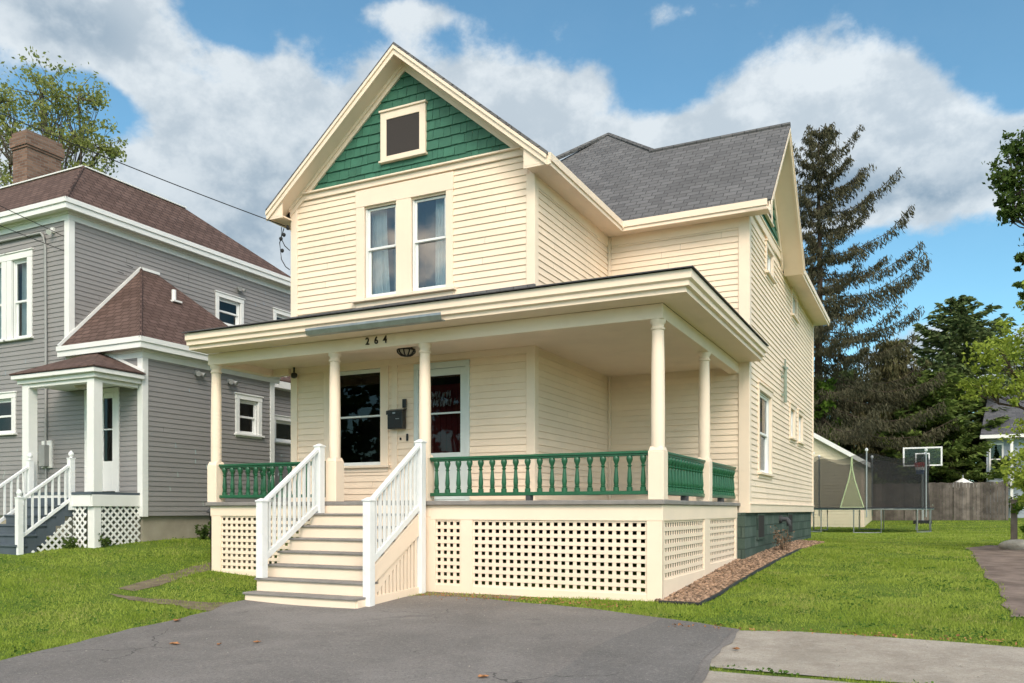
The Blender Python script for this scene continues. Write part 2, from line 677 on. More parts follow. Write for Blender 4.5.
def groundmat():
    m, t, b = newmat('lawn_soil')
    pos = t.n('ShaderNodeNewGeometry').outputs['Position']
    a = t.ramp(t.noise(pos, .55, 5, .6), .35, .65)
    c = t.ramp(t.noise(pos, 5, 6, .7), .3, .7)
    e = t.ramp(t.noise(pos, 40, 4, .6), .3, .7)
    col = t.mix(a, (.135, .215, .026, 1), (.175, .25, .036, 1))
    col = t.mix(t.math('MULTIPLY', c, .55), col, (.09, .145, .02, 1))
    col = t.mix(t.math('MULTIPLY', e, .5), col, (.062, .088, .02, 1))
    d = t.ramp(t.noise(pos, 1.1, 7, .7), .60, .74)
    col = t.mix(t.math('MULTIPLY', d, .7), col, (.17, .135, .07, 1))
    t.link(col, b.inputs['Base Color'])
    b.inputs['Roughness'].default_value = .95
    b.inputs['Specular IOR Level'].default_value = .1
    bp = t.n('ShaderNodeBump')
    bp.inputs['Strength'].default_value = .8
    bp.inputs['Distance'].default_value = .03
    t.link(t.noise(pos, 30, 5, .7), bp.inputs['Height'])
    t.link(bp.outputs[0], b.inputs['Normal'])
    return m


def asphaltmat(name='asphalt', base=(.215, .195, .180)):
    m, t, b = newmat(name)
    pos = t.n('ShaderNodeNewGeometry').outputs['Position']
    n1 = t.ramp(t.noise(pos, .8, 7, .62, .6), .3, .7)
    n2 = t.noise(pos, 130, 3, .7)
    n3 = t.ramp(t.noise(pos, 3.2, 6, .7, .4), .52, .75)
    col = t.mix(n1, c4(sc(base, .78)), c4(sc(base, 1.18)))
    col = t.mix(t.math('MULTIPLY', n3, .45), col, c4((.25, .225, .20)))
    big = t.ramp(t.noise(pos, .33, 4, .6, .5), .42, .60)
    col = t.mix(t.math('MULTIPLY', big, .45), col, c4(sc(base, .62)))
    st = t.ramp(t.noise(pos, 1.7, 3, .5), .66, .74)
    col = t.mix(t.math('MULTIPLY', st, .4), col, c4((.075, .07, .066)))
    n4 = t.noise(pos, 30, 6, .85)
    col = t.mix(t.math('MULTIPLY', t.ramp(n4, .54, .66), .85), col, c4((.36, .33, .30)))
    col = t.mix(t.math('MULTIPLY', t.ramp(n4, .46, .34), .75), col, c4((.075, .07, .066)))
    col = t.mix(t.ramp(n2, .52, .75), col, c4((.36, .335, .31)))
    col = t.mix(t.ramp(t.noise(pos, 90, 2, .6), .60, .72), col, c4((.05, .048, .047)))
    vo = t.n('ShaderNodeTexVoronoi', feature='DISTANCE_TO_EDGE')
    wn = t.n('ShaderNodeTexNoise')
    wn.inputs['Scale'].default_value = 2.2
    wn.inputs['Detail'].default_value = 5
    t.link(pos, wn.inputs['Vector'])
    sc_ = t.n('ShaderNodeVectorMath', operation='SCALE')
    t.link(wn.outputs['Color'], sc_.inputs[0])
    sc_.inputs['Scale'].default_value = .7
    wv = t.vmath('ADD', pos, sc_.outputs[0])
    t.link(wv, vo.inputs['Vector'])
    vo.inputs['Scale'].default_value = .38
    crack = t.math('MULTIPLY', t.math('LESS_THAN', vo.outputs[0], .0035), t.ramp(t.noise(pos, .6, 3), .5, .6))
    col = t.mix(t.math('MULTIPLY', crack, .7), col, c4((.045, .043, .04)))
    t.link(col, b.inputs['Base Color'])
    b.inputs['Roughness'].default_value = .85
    b.inputs['Specular IOR Level'].default_value = .25
    bp = t.n('ShaderNodeBump')
    bp.inputs['Strength'].default_value = .6
    bp.inputs['Distance'].default_value = .008
    t.link(t.math('ADD', n2, t.math('MULTIPLY', n1, 2.)), bp.inputs['Height'])
    t.link(bp.outputs[0], b.inputs['Normal'])
    return m


def concmat():
    m, t, b = newmat('sidewalk_concrete')
    pos = t.n('ShaderNodeNewGeometry').outputs['Position']
    n1 = t.ramp(t.noise(pos, 1.6, 8, .7, .5), .3, .72)
    n2 = t.noise(pos, 110, 3, .7)
    n3 = t.ramp(t.noise(pos, 14, 5, .7), .45, .75)
    col = t.mix(n1, c4((.47, .415, .345)), c4((.30, .255, .205)))
    col = t.mix(t.math('MULTIPLY', n3, .4), col, c4((.54, .49, .42)))
    n4 = t.noise(pos, 38, 5, .75)
    col = t.mix(t.math('MULTIPLY', t.ramp(n4, .55, .70), .6), col, c4((.58, .53, .46)))
    col = t.mix(t.math('MULTIPLY', t.ramp(n4, .45, .32), .6), col, c4((.17, .145, .12)))
    st = t.ramp(t.noise(pos, .9, 5, .6), .55, .70)
    col = t.mix(t.math('MULTIPLY', st, .45), col, c4((.22, .19, .15)))
    col = t.mix(t.ramp(n2, .5, .75), col, c4((.20, .17, .14)))
    t.link(col, b.inputs['Base Color'])
    b.inputs['Roughness'].default_value = .9
    b.inputs['Specular IOR Level'].default_value = .2
    bp = t.n('ShaderNodeBump')
    bp.inputs['Strength'].default_value = .5
    bp.inputs['Distance'].default_value = .01
    t.link(t.math('ADD', n2, n3), bp.inputs['Height'])
    t.link(bp.outputs[0], b.inputs['Normal'])
    return m


M['soil'] = groundmat()
M['asphalt'] = asphaltmat()
M['walk'] = concmat()
M['dirt'] = mat('bare_dirt_path', (.19, .155, .105), .95, .25, 5, .6, 40, .1, dirt=(.11, .105, .05, .8), dscale=4)
M['sidedrive'] = mat('old_side_drive', (.20, .155, .13), .95, .3, 3, .6, 30, .1, dirt=(.30, .25, .20, .8), dscale=3)
M['road'] = asphaltmat('road_asphalt', (.10, .10, .10))

# one sheet out to the horizon, dense near the house
xs = np.concatenate([[-900, -400, -200, -110, -70, -45, -34], np.arange(-26, 16.01, .35), [20, 30, 45, 70, 110, 200, 400, 900]])
ys = np.concatenate([[-900, -300, -120, -60, -30, -16], np.arange(-8, 24.01, .35), np.arange(25, 50.1, 1.2), [60, 80, 110, 160, 260, 450, 900]])
GX, GY = np.meshgrid(xs, ys)
GZ = gz(GX, GY)
V = np.c_[GX.ravel(), GY.ravel(), GZ.ravel()]
nx, ny = len(xs), len(ys)
I = np.arange(nx * ny).reshape(ny, nx)
Q = np.stack([I[:-1, :-1], I[:-1, 1:], I[1:, 1:], I[1:, :-1]], -1).reshape(-1, 4)
gr = big_mesh('ground', V, Q, M['soil'], smooth=True)
gr['kind'] = 'structure'
sheet('driveway', ASPH, M['asphalt'], .016)
PATCH = jitter([(-2.35, .7), (-2.45, 4.5), (-2.75, 7.2), (-2.6, 8.95), (-2.15, 8.8), (-1.72, 8.55), (-1.69, 7.35), (-1.66, 6.8), (-1.58, 6.29), (-1.5, 4.5), (-1.45, .7)], .02, .25, 22, fixed=(10,))
M['patch'] = asphaltmat('asphalt_patch', (.178, .166, .157))
sheet('driveway_patch', PATCH, M['patch'], .021)
sheet('sidewalk', WALK, M['walk'], .010)
sheet('sidewalk_apron', APRON, M['walk'], .010)
sheet('side_driveway', SIDE, M['sidedrive'], .010)
sheet('path', DIRT1, M['dirt'], .007)
sheet('footpath', DIRT2, M['dirt'], .011)
sheet('bare_earth', jitter(BARE, .03, .15, 12), M['dirt'], .008)
# the street the photographer stands beside
ROAD = [(-33, -7.5), (30, -7.5), (30, .2), (-33, .2)]
sheet('road', ROAD, M['road'], .012, step=1.0)
# ------------------------------------------------------------------ cream house
WL, WR, W, B, S, YB = -10.26, -5.46, 11.79, 15.2, -2.83, 24.7
FL = 1.63                                   # porch floor
house = thing('cream_house', 'cream two-storey clapboard house with green gable shingles, wraparound porch and white front steps', 'house', (-6.5, 15, .5))
fF, fB, fS, fWR, fL = front(W), front(B), right(S), right(WR), leftf(WL)


def window(parent, fr, ua, ub, za, zb, cas=.11, head=None, apron=None, sill=True, cm='creamtrim', sm='vinylwhite', mid=None,
           curtain=(), glass='glass', room='room', depth=.5, recess=.045, outer=None, single=False, wname='window', sashw=.045, headspan=None):
    """opening ua..ub, za..zb. casing is the window itself; sash, pane, sill, curtain are its children"""
    head = cas if head is None else head
    apron = .09 if apron is None else apron
    mb = MB()
    o0, o1 = (ua - cas, ub + cas) if outer is None else outer
    if ua - o0 > .01:
        fr.box(mb, o0, ua, -.02, .036, za - .02, zb)
    if o1 - ub > .01:
        fr.box(mb, ub, o1, -.02, .036, za - .02, zb)
    if head > .01:
        h0, h1 = (o0 - .01, o1 + .01) if headspan is None else headspan
        fr.box(mb, h0, h1, -.02, .040, zb, zb + head)
    if head > .06 and headspan is None:
        fr.box(mb, o0 - .03, o1 + .03, -.02, .062, zb + head, zb + head + .03)
    if apron:
        fr.box(mb, o0, o1, -.02, .030, za - .02 - apron, za - .022)
    w = mb.build(wname, M[cm], parent, bevel=.004)
    if sill:
        mb = MB()
        fr.box(mb, o0 - .04, o1 + .04, -.05, .085, za - .045, za - .003)
        mb.build('sill', M[cm], w, bevel=.004)
    # sash
    mb = MB()
    s = sashw
    zm = (za + zb) / 2 if mid is None else mid
    n0, n1 = -recess - .03, -recess

    def ring(a, b, c, d, m0, m1):
        fr.box(mb, a, a + s, m0, m1, c, d)
        fr.box(mb, b - s, b, m0, m1, c, d)
        fr.box(mb, a + s, b - s, m0, m1, c, c + s)
        fr.box(mb, a + s, b - s, m0, m1, d - s, d)
    e = .004
    # jamb liner
    fr.box(mb, ua + .001, ua + .03, -recess - .07, -.022, za, zb)
    fr.box(mb, ub - .03, ub - .001, -recess - .07, -.022, za, zb)
    fr.box(mb, ua + .03, ub - .03, -recess - .07, -.022, zb - .03, zb - .001)
    fr.box(mb, ua + .03, ub - .03, -recess - .07, -.024, za + .001, za + .03)
    if single:
        ring(ua + .031, ub - .031, za + .031, zb - .031, n0, n1)
    else:
        ring(ua + .031, ub - .031, zm - s * .4, zb - .031, n0, n1)
        ring(ua + .031, ub - .031, za + .031, zm + s * .6, n0 - .034, n1 - .034)
    mb.build('sash', M[sm], w, bevel=.003)
    mb = MB()
    a, b = ua + .03 + s * .5, ub - .03 - s * .5
    if single:
        mb.quad(fr.P(a, n0 + .015, za + .04), fr.P(b, n0 + .015, za + .04), fr.P(b, n0 + .015, zb - .04), fr.P(a, n0 + .015, zb - .04))
    else:
        mb.quad(fr.P(a, n0 + .015, zm), fr.P(b, n0 + .015, zm), fr.P(b, n0 + .015, zb - .04), fr.P(a, n0 + .015, zb - .04))
        mb.quad(fr.P(a, n0 - .02, za + .04), fr.P(b, n0 - .02, za + .04), fr.P(b, n0 - .02, zm), fr.P(a, n0 - .02, zm))
    mb.build('pane', M[glass], w, recalc=False)
    # room behind
    mb = MB()
    r0, r1, z0, z1 = ua - .25, ub + .25, za - .3, zb + .1
    k0, k1 = -recess - .08, -depth
    P = fr.P
    mb.quad(P(r0, k1, z0), P(r1, k1, z0), P(r1, k1, z1), P(r0, k1, z1))
    mb.quad(P(r0, k0, z0), P(r0, k1, z0), P(r0, k1, z1), P(r0, k0, z1))
    mb.quad(P(r1, k0, z0), P(r1, k1, z0), P(r1, k1, z1), P(r1, k0, z1))
    mb.quad(P(r0, k0, z1), P(r1, k0, z1), P(r1, k1, z1), P(r0, k1, z1))
    mb.quad(P(r0, k0, z0), P(r1, k0, z0), P(r1, k1, z0), P(r0, k1, z0))
    mb.build('interior', M[room], w, recalc=False)
    for c0, c1, flare in curtain:
        mb = MB()
        N = 40
        rows = 10
        vs = []
        for j in range(rows + 1):
            z = zb + .02 - (zb - za + .1) * j / rows
            for i in range(N + 1):
                u = i / N
                uu = c0 + (c1 - c0) * u + flare * (j / rows) ** 1.5 * (u - (0 if flare > 0 else 1) * 0)
                vs.append(fr.P(uu, -recess - .16 + .022 * math.sin(u * 31 + j * .12) + .01 * math.sin(u * 13 + 1), z))
        fs = []
        for j in range(rows):
            for i in range(N):
                k = j * (N + 1) + i
                fs.append([k, k + 1, k + N + 2, k + N + 1])
        mb.add(vs, fs)
        mb.build('curtain', M['curtain'], w, smooth=True, recalc=False)
    return w


# ---- walls
UW = [(-8.67, -8.01, 5.16, 6.73), (-7.71, -7.03, 5.16, 6.73)]     # upper front windows
LW = (-9.38, -8.33, 2.27, 3.93)                                    # lower front window
DOOR = (-7.56, -6.66, 1.64, 3.83)


def hol(o, e=.03):
    return (o[0] - e, o[1] + e, o[2] - e, o[3] + e)


mb = MB()
siding(mb, fF, WL + .10, WR - .10, 1.45, 7.04, [hol(w) for w in UW] + [hol(LW), hol(DOOR)], .108)
mb.build('wall', M['cream'], house, recalc=False)
mb = MB()
siding(mb, fWR, W + .10, B, 1.45, 6.8, [], .108)
mb.build('wall', M['cream'], house, recalc=False)
mb = MB()
siding(mb, fB, WR, S - .10, 1.45, 6.8, [], .108)
mb.build('wall', M['cream'], house, recalc=False)
SW = [(16.22, 17.55, 2.22, 3.78), (17.05, 17.75, 6.22, 6.72), (20.6, 21.35, 6.12, 6.62), (20.28, 20.98, 3.2, 3.88), (21.65, 22.4, 3.2, 3.88)]
mb = MB()
siding(mb, fS, B + .10, YB - .08, 1.62, 6.8, [hol(w) for w in SW], .108)
mb.build('wall', M['cream'], house, recalc=False)
mb = MB()
siding(mb, fL, -YB, -W - .1, 1.1, 6.8, [], .108)
mb.build('wall', M['cream'], house, recalc=False)
mb = MB()
siding(mb, Frame((0, YB, 0), (-1, 0, 0), (0, 1, 0)), -S, -WL, 1.1, 6.8, [], .108)
mb.build('wall', M['cream'], house, recalc=False)

# ---- corner boards
def cboard(x, y, sx, sy, z0, z1, w=.115, t=.035):
    """corner post wrapping an outside corner; sx, sy = outward signs"""
    mb = MB()
    xa, xb = sorted((x - sx * w, x + sx * t))
    ya, yb = sorted((y - sy * .01, y + sy * t))
    mb.box(xa, xb, ya, yb, z0, z1)
    xa, xb = sorted((x - sx * .01, x + sx * (t - .002)))
    ya, yb = sorted((y - sy * .012, y - sy * w))
    mb.box(xa, xb, ya, yb, z0, z1)
    return mb.build('corner_board', M['creamtrim'], house, bevel=.005)


cboard(WL, W, -1, -1, 1.4, 7.0)
cboard(WR, W, 1, -1, 1.4, 6.74)
cboard(S, B, 1, -1, 1.45, 6.74, w=.16)
cboard(S, YB, 1, 1, 1.45, 6.74)
# inside corner strip, frieze boards under the eaves
mb = MB()
mb.box(WR + .021, WR + .06, B - .06, B - .021, 1.64, 6.74)
mb.build('corner_board', M['creamtrim'], house)
mb = MB()
mb.box(WR + .001, WR + .028, W + .12, B - .02, 6.56, 6.74)
mb.build('frieze_board', M['creamtrim'], house, bevel=.004)
mb = MB()
mb.box(WR + .03, S - .12, B - .028, B - .001, 6.56, 6.741)
mb.build('frieze_board', M['creamtrim'], house, bevel=.004)
mb = MB()
fS.box(mb, B + .12, YB + .03, 0, .034, 6.90, 7.06)
fS.box(mb, B + .05, YB + .03, 0, .055, 7.06, 7.09)
mb.build('frieze_board', M['creamtrim'], house, bevel=.004)
mb = MB()
fS.box(mb, B + .02, YB + .02, 0, .04, 1.45, 1.60)
fS.box(mb, B + .02, YB + .02, 0, .058, 1.60, 1.625)
mb.build('water_table', M['creamtrim'], house, bevel=.004)

# ---- roofs
def roofz(kind, x, y):
    return {'f': 6.88 + .96 * (y - 14.8), 'r': 6.88 + .79 * (-2.4 - x), 'l': 6.88 + .79 * (x + 10.66), 'b': 6.88 + .96 * (25.1 - y)}[kind]


def slab(name, polys, mt, parent, th=.05):
    mb = MB()
    for p in polys:
        mb.prism([Vector(q) for q in p], (0, 0, -th))
    return mb.build(name, mt, parent, uv=True)


A0, A1 = (-6.53, 18.2, 10.144), (-6.53, 21.7, 10.144)
GX1 = -2.36
main_roof = slab('main_roof', [
    [(-10.66, 14.8, 6.88), (GX1, 14.8, 6.88), (GX1, 17.05, 9.04), (-5.13, 17.05, 9.04), A0],
    [(GX1, 17.05, 9.04), (GX1, 19.3, 6.88), (-2.4, 19.3, 6.88), (-5.13, 17.05, 9.04)],
    [(-5.13, 17.05, 9.04), (-2.4, 19.3, 6.88), (-2.4, 25.1, 6.88), A1, A0],
    [(-2.4, 25.1, 6.88), (-10.66, 25.1, 6.88), A1],
    [(-10.66, 25.1, 6.88), (-10.66, 14.8, 6.88), A0, A1]], M['roofgrey'], house)
mb = MB()
mb.tube([A0, (-5.13, 17.05, 9.06)], .05, 6)
mb.tube([(GX1, 17.05, 9.05), (-5.2, 17.05, 9.05)], .045, 6)
mb.tube([A0, (-8.4, 16.33, 8.66)], .05, 6)
mb.build('ridge_cap', M['roofgrey'], main_roof, uv=True)
RX, RZ = -7.83, 9.2
gl, gr_ = -10.58, -5.07
front_roof = slab('front_gable_roof', [
    [(gl, 11.42, 6.88), (RX, 11.42, RZ), (RX, 17.2, RZ), (gl, 14.8, 6.88)],
    [(RX, 11.42, RZ), (gr_, 11.42, 6.88), (gr_, 14.8, 6.88), (RX, 17.2, RZ)]], M['roofgrey'], house)


def rake(mb, fr, pts, n0, n1, d0, d1):
    """board that follows a polyline of (u, z) points under the roof, between vertical drops d0 and d1"""
    for (ua, za), (ub, zb) in zip(pts[:-1], pts[1:]):
        a = [fr.P(ua, n0, za - d0), fr.P(ub, n0, zb - d0), fr.P(ub, n0, zb - d1), fr.P(ua, n0, za - d1)]
        mb.prism(a, fr.N * (n1 - n0))


# front gable rake: fascia, moulding, soffit, frieze on the wall
tri = [(gl + .01, 6.88), (RX, RZ), (gr_ - .01, 6.88)]
mb = MB()
rake(mb, fF, tri, .33, .362, .052, .20)
rake(mb, fF, tri, .345, .385, .052, .11)
rake(mb, fF, tri, .03, .33, .15, .18)          # soffit
mb.build('rake_fascia', M['creamtrim'], house)
mb = MB()
trw = [(WL - .034, 6.88 + .84 * (WL - .034 - gl)), (RX, RZ), (WR + .034, 6.88 + .84 * (gr_ - WR - .034))]
rake(mb, fF, trw, .004, .05, .18, .325)
rake(mb, fF, trw, .05, .085, .18, .24)
mb.build('rake_frieze', M['creamtrim'], house)
# side gable
tri2 = [(14.82, 6.88), (17.05, 9.04), (19.28, 6.88)]
mb = MB()
rake(mb, fS, tri2, .42, .455, .052, .22)
rake(mb, fS, tri2, .44, .475, .052, .12)
rake(mb, fS, tri2, .03, .42, .16, .19)
mb.build('rake_fascia', M['creamtrim'], house)
mb = MB()
rake(mb, fS, [(B - .034, 6.88 + .96 * (B - .034 - 14.8)), (17.05, 9.04), (19.0, 7.15)], .004, .05, .19, .42)
mb.build('rake_frieze', M['creamtrim'], house)


# eaves: soffit, fascia and crown along the horizontal edges
def eave(mb, p, q, n, over, zt=6.83):
    p, q, n = Vector(p), Vector(q), Vector(n)

    def strip(a, b, z0, z1):
        mb.hexa([(p + n * a) + Vector((0, 0, z0)), (q + n * a) + Vector((0, 0, z0)), (q + n * b) + Vector((0, 0, z0)), (p + n * b) + Vector((0, 0, z0)),
                 (p + n * a) + Vector((0, 0, z1)), (q + n * a) + Vector((0, 0, z1)), (q + n * b) + Vector((0, 0, z1)), (p + n * b) + Vector((0, 0, z1))])
    strip(.0, over - .05, zt - .10, zt - .075)
    strip(over - .05, over - .02, zt - .14, zt + .02)
    strip(over - .02, over + .005, zt - .075, zt + .035)


mb = MB()
eave(mb, (WR, 11.46, 0), (WR, 14.82, 0), (1, 0, 0), .43)
mb.build('eave_cornice', M['creamtrim'], house)
mb = MB()
eave(mb, (WR + .4, B, 0), (S + .40, B, 0), (0, -1, 0), .40)
mb.build('eave_cornice', M['creamtrim'], house)
mb = MB()
eave(mb, (S, 19.25, 0), (S, 25.05, 0), (1, 0, 0), .43)
mb.build('eave_cornice', M['creamtrim'], house)
mb = MB()
eave(mb, (WL, 11.46, 0), (WL, 25.0, 0), (-1, 0, 0), .32)
mb.build('eave_cornice', M['creamtrim'], house)
mb = MB()
mb.box(WR + .001, WR + .45, 14.79, B - .001, 6.731, 6.754)
mb.build('soffit', M['creamtrim'], house)
for sx, x0, ov, tip in ((1, WR, .428, gr_), (-1, WL, .318, gl)):
    zr = lambda x: 6.82 + .84 * abs(tip - x)
    mb = MB()
    mb.prism([(x0 - sx * .02, 11.463, 6.70), (x0 + sx * ov, 11.463, 6.70), (x0 + sx * ov, 11.463, zr(x0 + sx * ov)), (x0 - sx * .02, 11.463, zr(x0 - sx * .02))], (0, .03, 0))
    mb.build('eave_return', M['creamtrim'], house)
zr = lambda y: 6.82 + .96 * (y - 14.82)
mb = MB()
mb.prism([(S + .382, B + .02, 6.70), (S + .382, 14.815, 6.70), (S + .382, 14.815, zr(14.815)), (S + .382, B + .02, zr(B + .02))], (.02, 0, 0))
mb.build('eave_return', M['creamtrim'], house)

# ---- gable shingles, trims
def shingles(mb, fr, clip, z0, z1, row=.165):
    k = 0
    r = random.Random(3)
    while z0 + k * row < z1:
        za = z0 + k * row
        zb = za + row + .03
        lo, hi = clip(za)
        lo -= .05
        hi += .05
        u = lo - r.uniform(0, .2)
        while u < hi:
            w = r.uniform(.10, .26)
            a, b = max(u + .003, lo), min(u + w - .003, hi)
            if b - a > .03:
                lb, hb = clip(zb)
                d = r.uniform(-.008, .008)
                o = .028 + r.uniform(-.004, .004)
                a2, b2 = max(a, lb - .05), min(b, hb + .05)
                if b2 - a2 < .004:
                    a2 = b2 = min(max((a + b) / 2, lb), hb)
                v = [fr.P(a, o, za + d), fr.P(b, o, za + d), fr.P(b2 if b2 > a2 else a2 + .002, .004, zb), fr.P(a2, .004, zb), fr.P(a, 0, za + d), fr.P(b, 0, za + d)]
                mb.add(v, [[0, 1, 2, 3], [4, 5, 1, 0], [4, 0, 3], [1, 5, 2]])
            u += w
        k += 1


cF = lambda z: (RX - (9.0 - z) / .842, RX + (9.0 - z) / .842)
mb = MB()
fF.box(mb, WL + .02, WR - .02, -.02, .002, 7.1, 7.16)
shingles(mb, fF, cF, 7.13, 8.97)
mb.build('gable_shingles', M['greenshingle'], house, recalc=False)
cS = lambda z: (17.05 - (8.85 - z) / .96, 17.05 + (8.85 - z) / .96)
mb = MB()
shingles(mb, fS, cS, 7.08, 8.8)
mb.build('gable_shingles', M['greenshingle'], house, recalc=False)
# triangular sheathing closing the gables and the eave level
mb = MB()
mb.prism([(WL, W + .005, 6.7), (WR, W + .005, 6.7), (WR, W + .005, 6.95), (RX, W + .005, 9.0), (WL, W + .005, 6.95)], (0, .1, 0))
mb.build('gable_sheathing', M['cream'], house)
mb = MB()
mb.prism([(S - .005, B, 6.7), (S - .005, 19.0, 6.7), (S - .005, 17.05, 8.85)], (-.1, 0, 0))
mb.build('gable_sheathing', M['cream'], house)
mb = MB()
fF.box(mb, WL - .036, WR + .036, .004, .046, 7.045, 7.145)
fF.box(mb, WL - .06, WR + .06, .004, .095, 7.145, 7.175)
mb.build('gable_band', M['creamtrim'], house, bevel=.004)

# ---- windows
wu = window(house, fF, *UW[0], cas=.15, head=.29, headspan=(-8.85, -6.89), apron=.0, outer=(-8.84, -7.71), sill=False, curtain=[(-8.66, -8.36, .1), (-8.18, -8.02, -.02)], mid=6.0, glass='glasssky', room='roomlight', sashw=.04)
wu2 = window(house, fF, *UW[1], cas=.15, head=.0, apron=.0, outer=(-7.71, -6.9), sill=False, curtain=[(-7.36, -7.04, -.03)], mid=6.0, glass='glasssky', room='roomlight', sashw=.04)
mb = MB()
fF.box(mb, -8.90, -6.84, -.03, .10, 5.085, 5.135)
fF.box(mb, -8.84, -6.9, .0, .03, 4.98, 5.08)
mb.build('sill', M['creamtrim'], wu, bevel=.005)
window(house, fF, *LW, cas=.16, head=.13, apron=.10, mid=3.12, glass='glassdark', sm='vinylwhite', sashw=.03, room='dark', depth=1.2)
# attic vent window with a screen
aw = MB()
fF.box(aw, -8.31, -8.19, -.0, .06, 7.43, 8.25)
fF.box(aw, -7.53, -7.41, -.0, .06, 7.43, 8.25)
fF.box(aw, -8.19, -7.53, -.0, .06, 8.12, 8.25)
fF.box(aw, -8.33, -7.39, -.0, .085, 8.25, 8.285)
fF.box(aw, -8.19, -7.53, -.0, .06, 7.43, 7.50)
fF.box(aw, -8.33, -7.39, -.0, .09, 7.395, 7.43)
aw = aw.build('attic_window', M['creamtrim'], house, bevel=.004)
mb = MB()
fF.box(mb, -8.19, -7.53, .005, .048, 7.50, 8.12)
mb.build('screen', M['screen'], aw)
for i, w in enumerate(SW):
    window(house, fS, *w, cas=.11 if i == 0 else .09, single=(i in (1, 2)), curtain=[(w[0] + .02, w[0] + .4, 0)] if i == 0 else (), glass='glass', room='roomlight' if i else 'room')
aw2 = MB()
fS.box(aw2, 16.55, 16.67, 0, .06, 7.3, 8.1)
fS.box(aw2, 17.43, 17.55, 0, .06, 7.3, 8.1)
fS.box(aw2, 16.67, 17.43, 0, .06, 7.98, 8.1)
fS.box(aw2, 16.5, 17.6, 0, .08, 7.26, 7.3)
aw2 = aw2.build('attic_window', M['creamtrim'], house, bevel=.004)
mb = MB()
fS.box(mb, 16.67, 17.43, .005, .048, 7.3, 7.98)
mb.build('screen', M['screen'], aw2)

# ---- front door (storm door over a red door)
mb = MB()
a, b, z0, z1 = DOOR
fF.box(mb, a - .09, a, -.03, .04, z0, z1)
fF.box(mb, b, b + .07, -.03, .04, z0, z1)
fF.box(mb, a - .09, b + .07, -.03, .044, z1, z1 + .10)
mb.box(a - .02, b + .02, W - .05, W + .02, z0 - .005, z0 + .03)
dr = mb.build('front_door', M['doorwhite'], house, bevel=.004)
mb = MB()
s = .105
fF.box(mb, a + .005, a + s, -.02, .02, z0 + .035, z1 - .005)
fF.box(mb, b - s, b - .005, -.02, .02, z0 + .035, z1 - .005)
fF.box(mb, a + s, b - s, -.02, .02, z1 - .12, z1 - .005)
fF.box(mb, a + s, b - s, -.02, .02, z0 + .035, 2.44)
fF.box(mb, a + s, b - s, -.018, .018, 3.075, 3.105)
mb.build('storm_door', M['doorwhite'], dr, bevel=.004)
mb = MB()
mb.quad(fF.P(a + s, 0, 2.44), fF.P(b - s, 0, 2.44), fF.P(b - s, 0, z1 - .12), fF.P(a + s, 0, z1 - .12))
mb.build('pane', M['glassdark'], dr, recalc=False)
mb = MB()
fF.box(mb, a, b, -.14, -.10, z0, 3.58)
for u in np.linspace(a + .12, b - .12, 7):
    fF.box(mb, u - .012, u + .012, -.10, -.088, z0 + .1, 3.5)
mb.build('red_panel', M['red'], dr, bevel=.003)
mb = MB()
fF.box(mb, a, b, -.14, -.10, 3.58, z1)
mb.build('transom', M['dark'], dr)
# illegible pale lettering stuck inside the glass: two rows of short worn strokes
mb = MB()
r = random.Random(21)
for zc, n, h in ((3.40, 8, .10), (3.27, 9, .11)):
    u = a + .12
    for k in range(n):
        w = r.uniform(.035, .055)
        for _ in range(3):
            u0 = u + r.uniform(0, w * .8)
            zz = zc + r.uniform(-.02, .02)
            ang = r.uniform(-.7, .7)
            p = fF.P(u0 - .5 * h * math.sin(ang) * .5, -.012, zz - h * .45)
            q = fF.P(u0 + .5 * h * math.sin(ang) * .5, -.012, zz + h * .45)
            mb.bar(p, q, r.uniform(.010, .017), .003, (0, 1, 0))
        u += w + r.uniform(.012, .03)
        if u > b - .16:
            break
mb.build('door_decal', M['whitedecal'], dr)
mb = MB()
mb.tube([fF.P(a + .05, .02, 2.62), fF.P(a + .05, .06, 2.62), fF.P(a + .05, .06, 2.74), fF.P(a + .05, .02, 2.74)], .011, 6)
mb.build('door_handle', M['black'], dr)
mb = MB()
fF.box(mb, -7.80, -7.765, .02, .045, 2.66, 2.78)
mb.build('doorbell', M['black'], house, bevel=.004)
mb = MB()
fF.box(mb, -7.93, -7.905, .02, .04, 2.68, 2.72)
mb.build('hook', M['black'], house)
# vertical trim board right of the lower window
mb = MB()
fF.box(mb, -8.10, -7.99, 0, .033, 1.64, 4.0)
fF.box(mb, WL + .1, WR - .1, .0, .036, 3.955, 4.055)
mb.build('trim_board', M['creamtrim'], house, bevel=.004)

# ---- foundation
def gskirt(mb, x0, y0, x1, y1, th, zt, drop=.12, n=12):
    """upright strip from the terrain to zt along a line"""
    d = Vector((x1 - x0, y1 - y0, 0))
    nn = Vector((d.y, -d.x, 0)).normalized() * th
    for i in range(n):
        p = Vector((x0, y0, 0)) + d * (i / n)
        q = Vector((x0, y0, 0)) + d * ((i + 1) / n)
        zp, zq = g(p.x, p.y) - drop, g(q.x, q.y) - drop
        a, b_, c, e = p + Vector((0, 0, zp)), q + Vector((0, 0, zq)), q + Vector((0, 0, zt)), p + Vector((0, 0, zt))
        mb.hexa([a, b_, b_ - nn, a - nn, e, c, c - nn, e - nn])


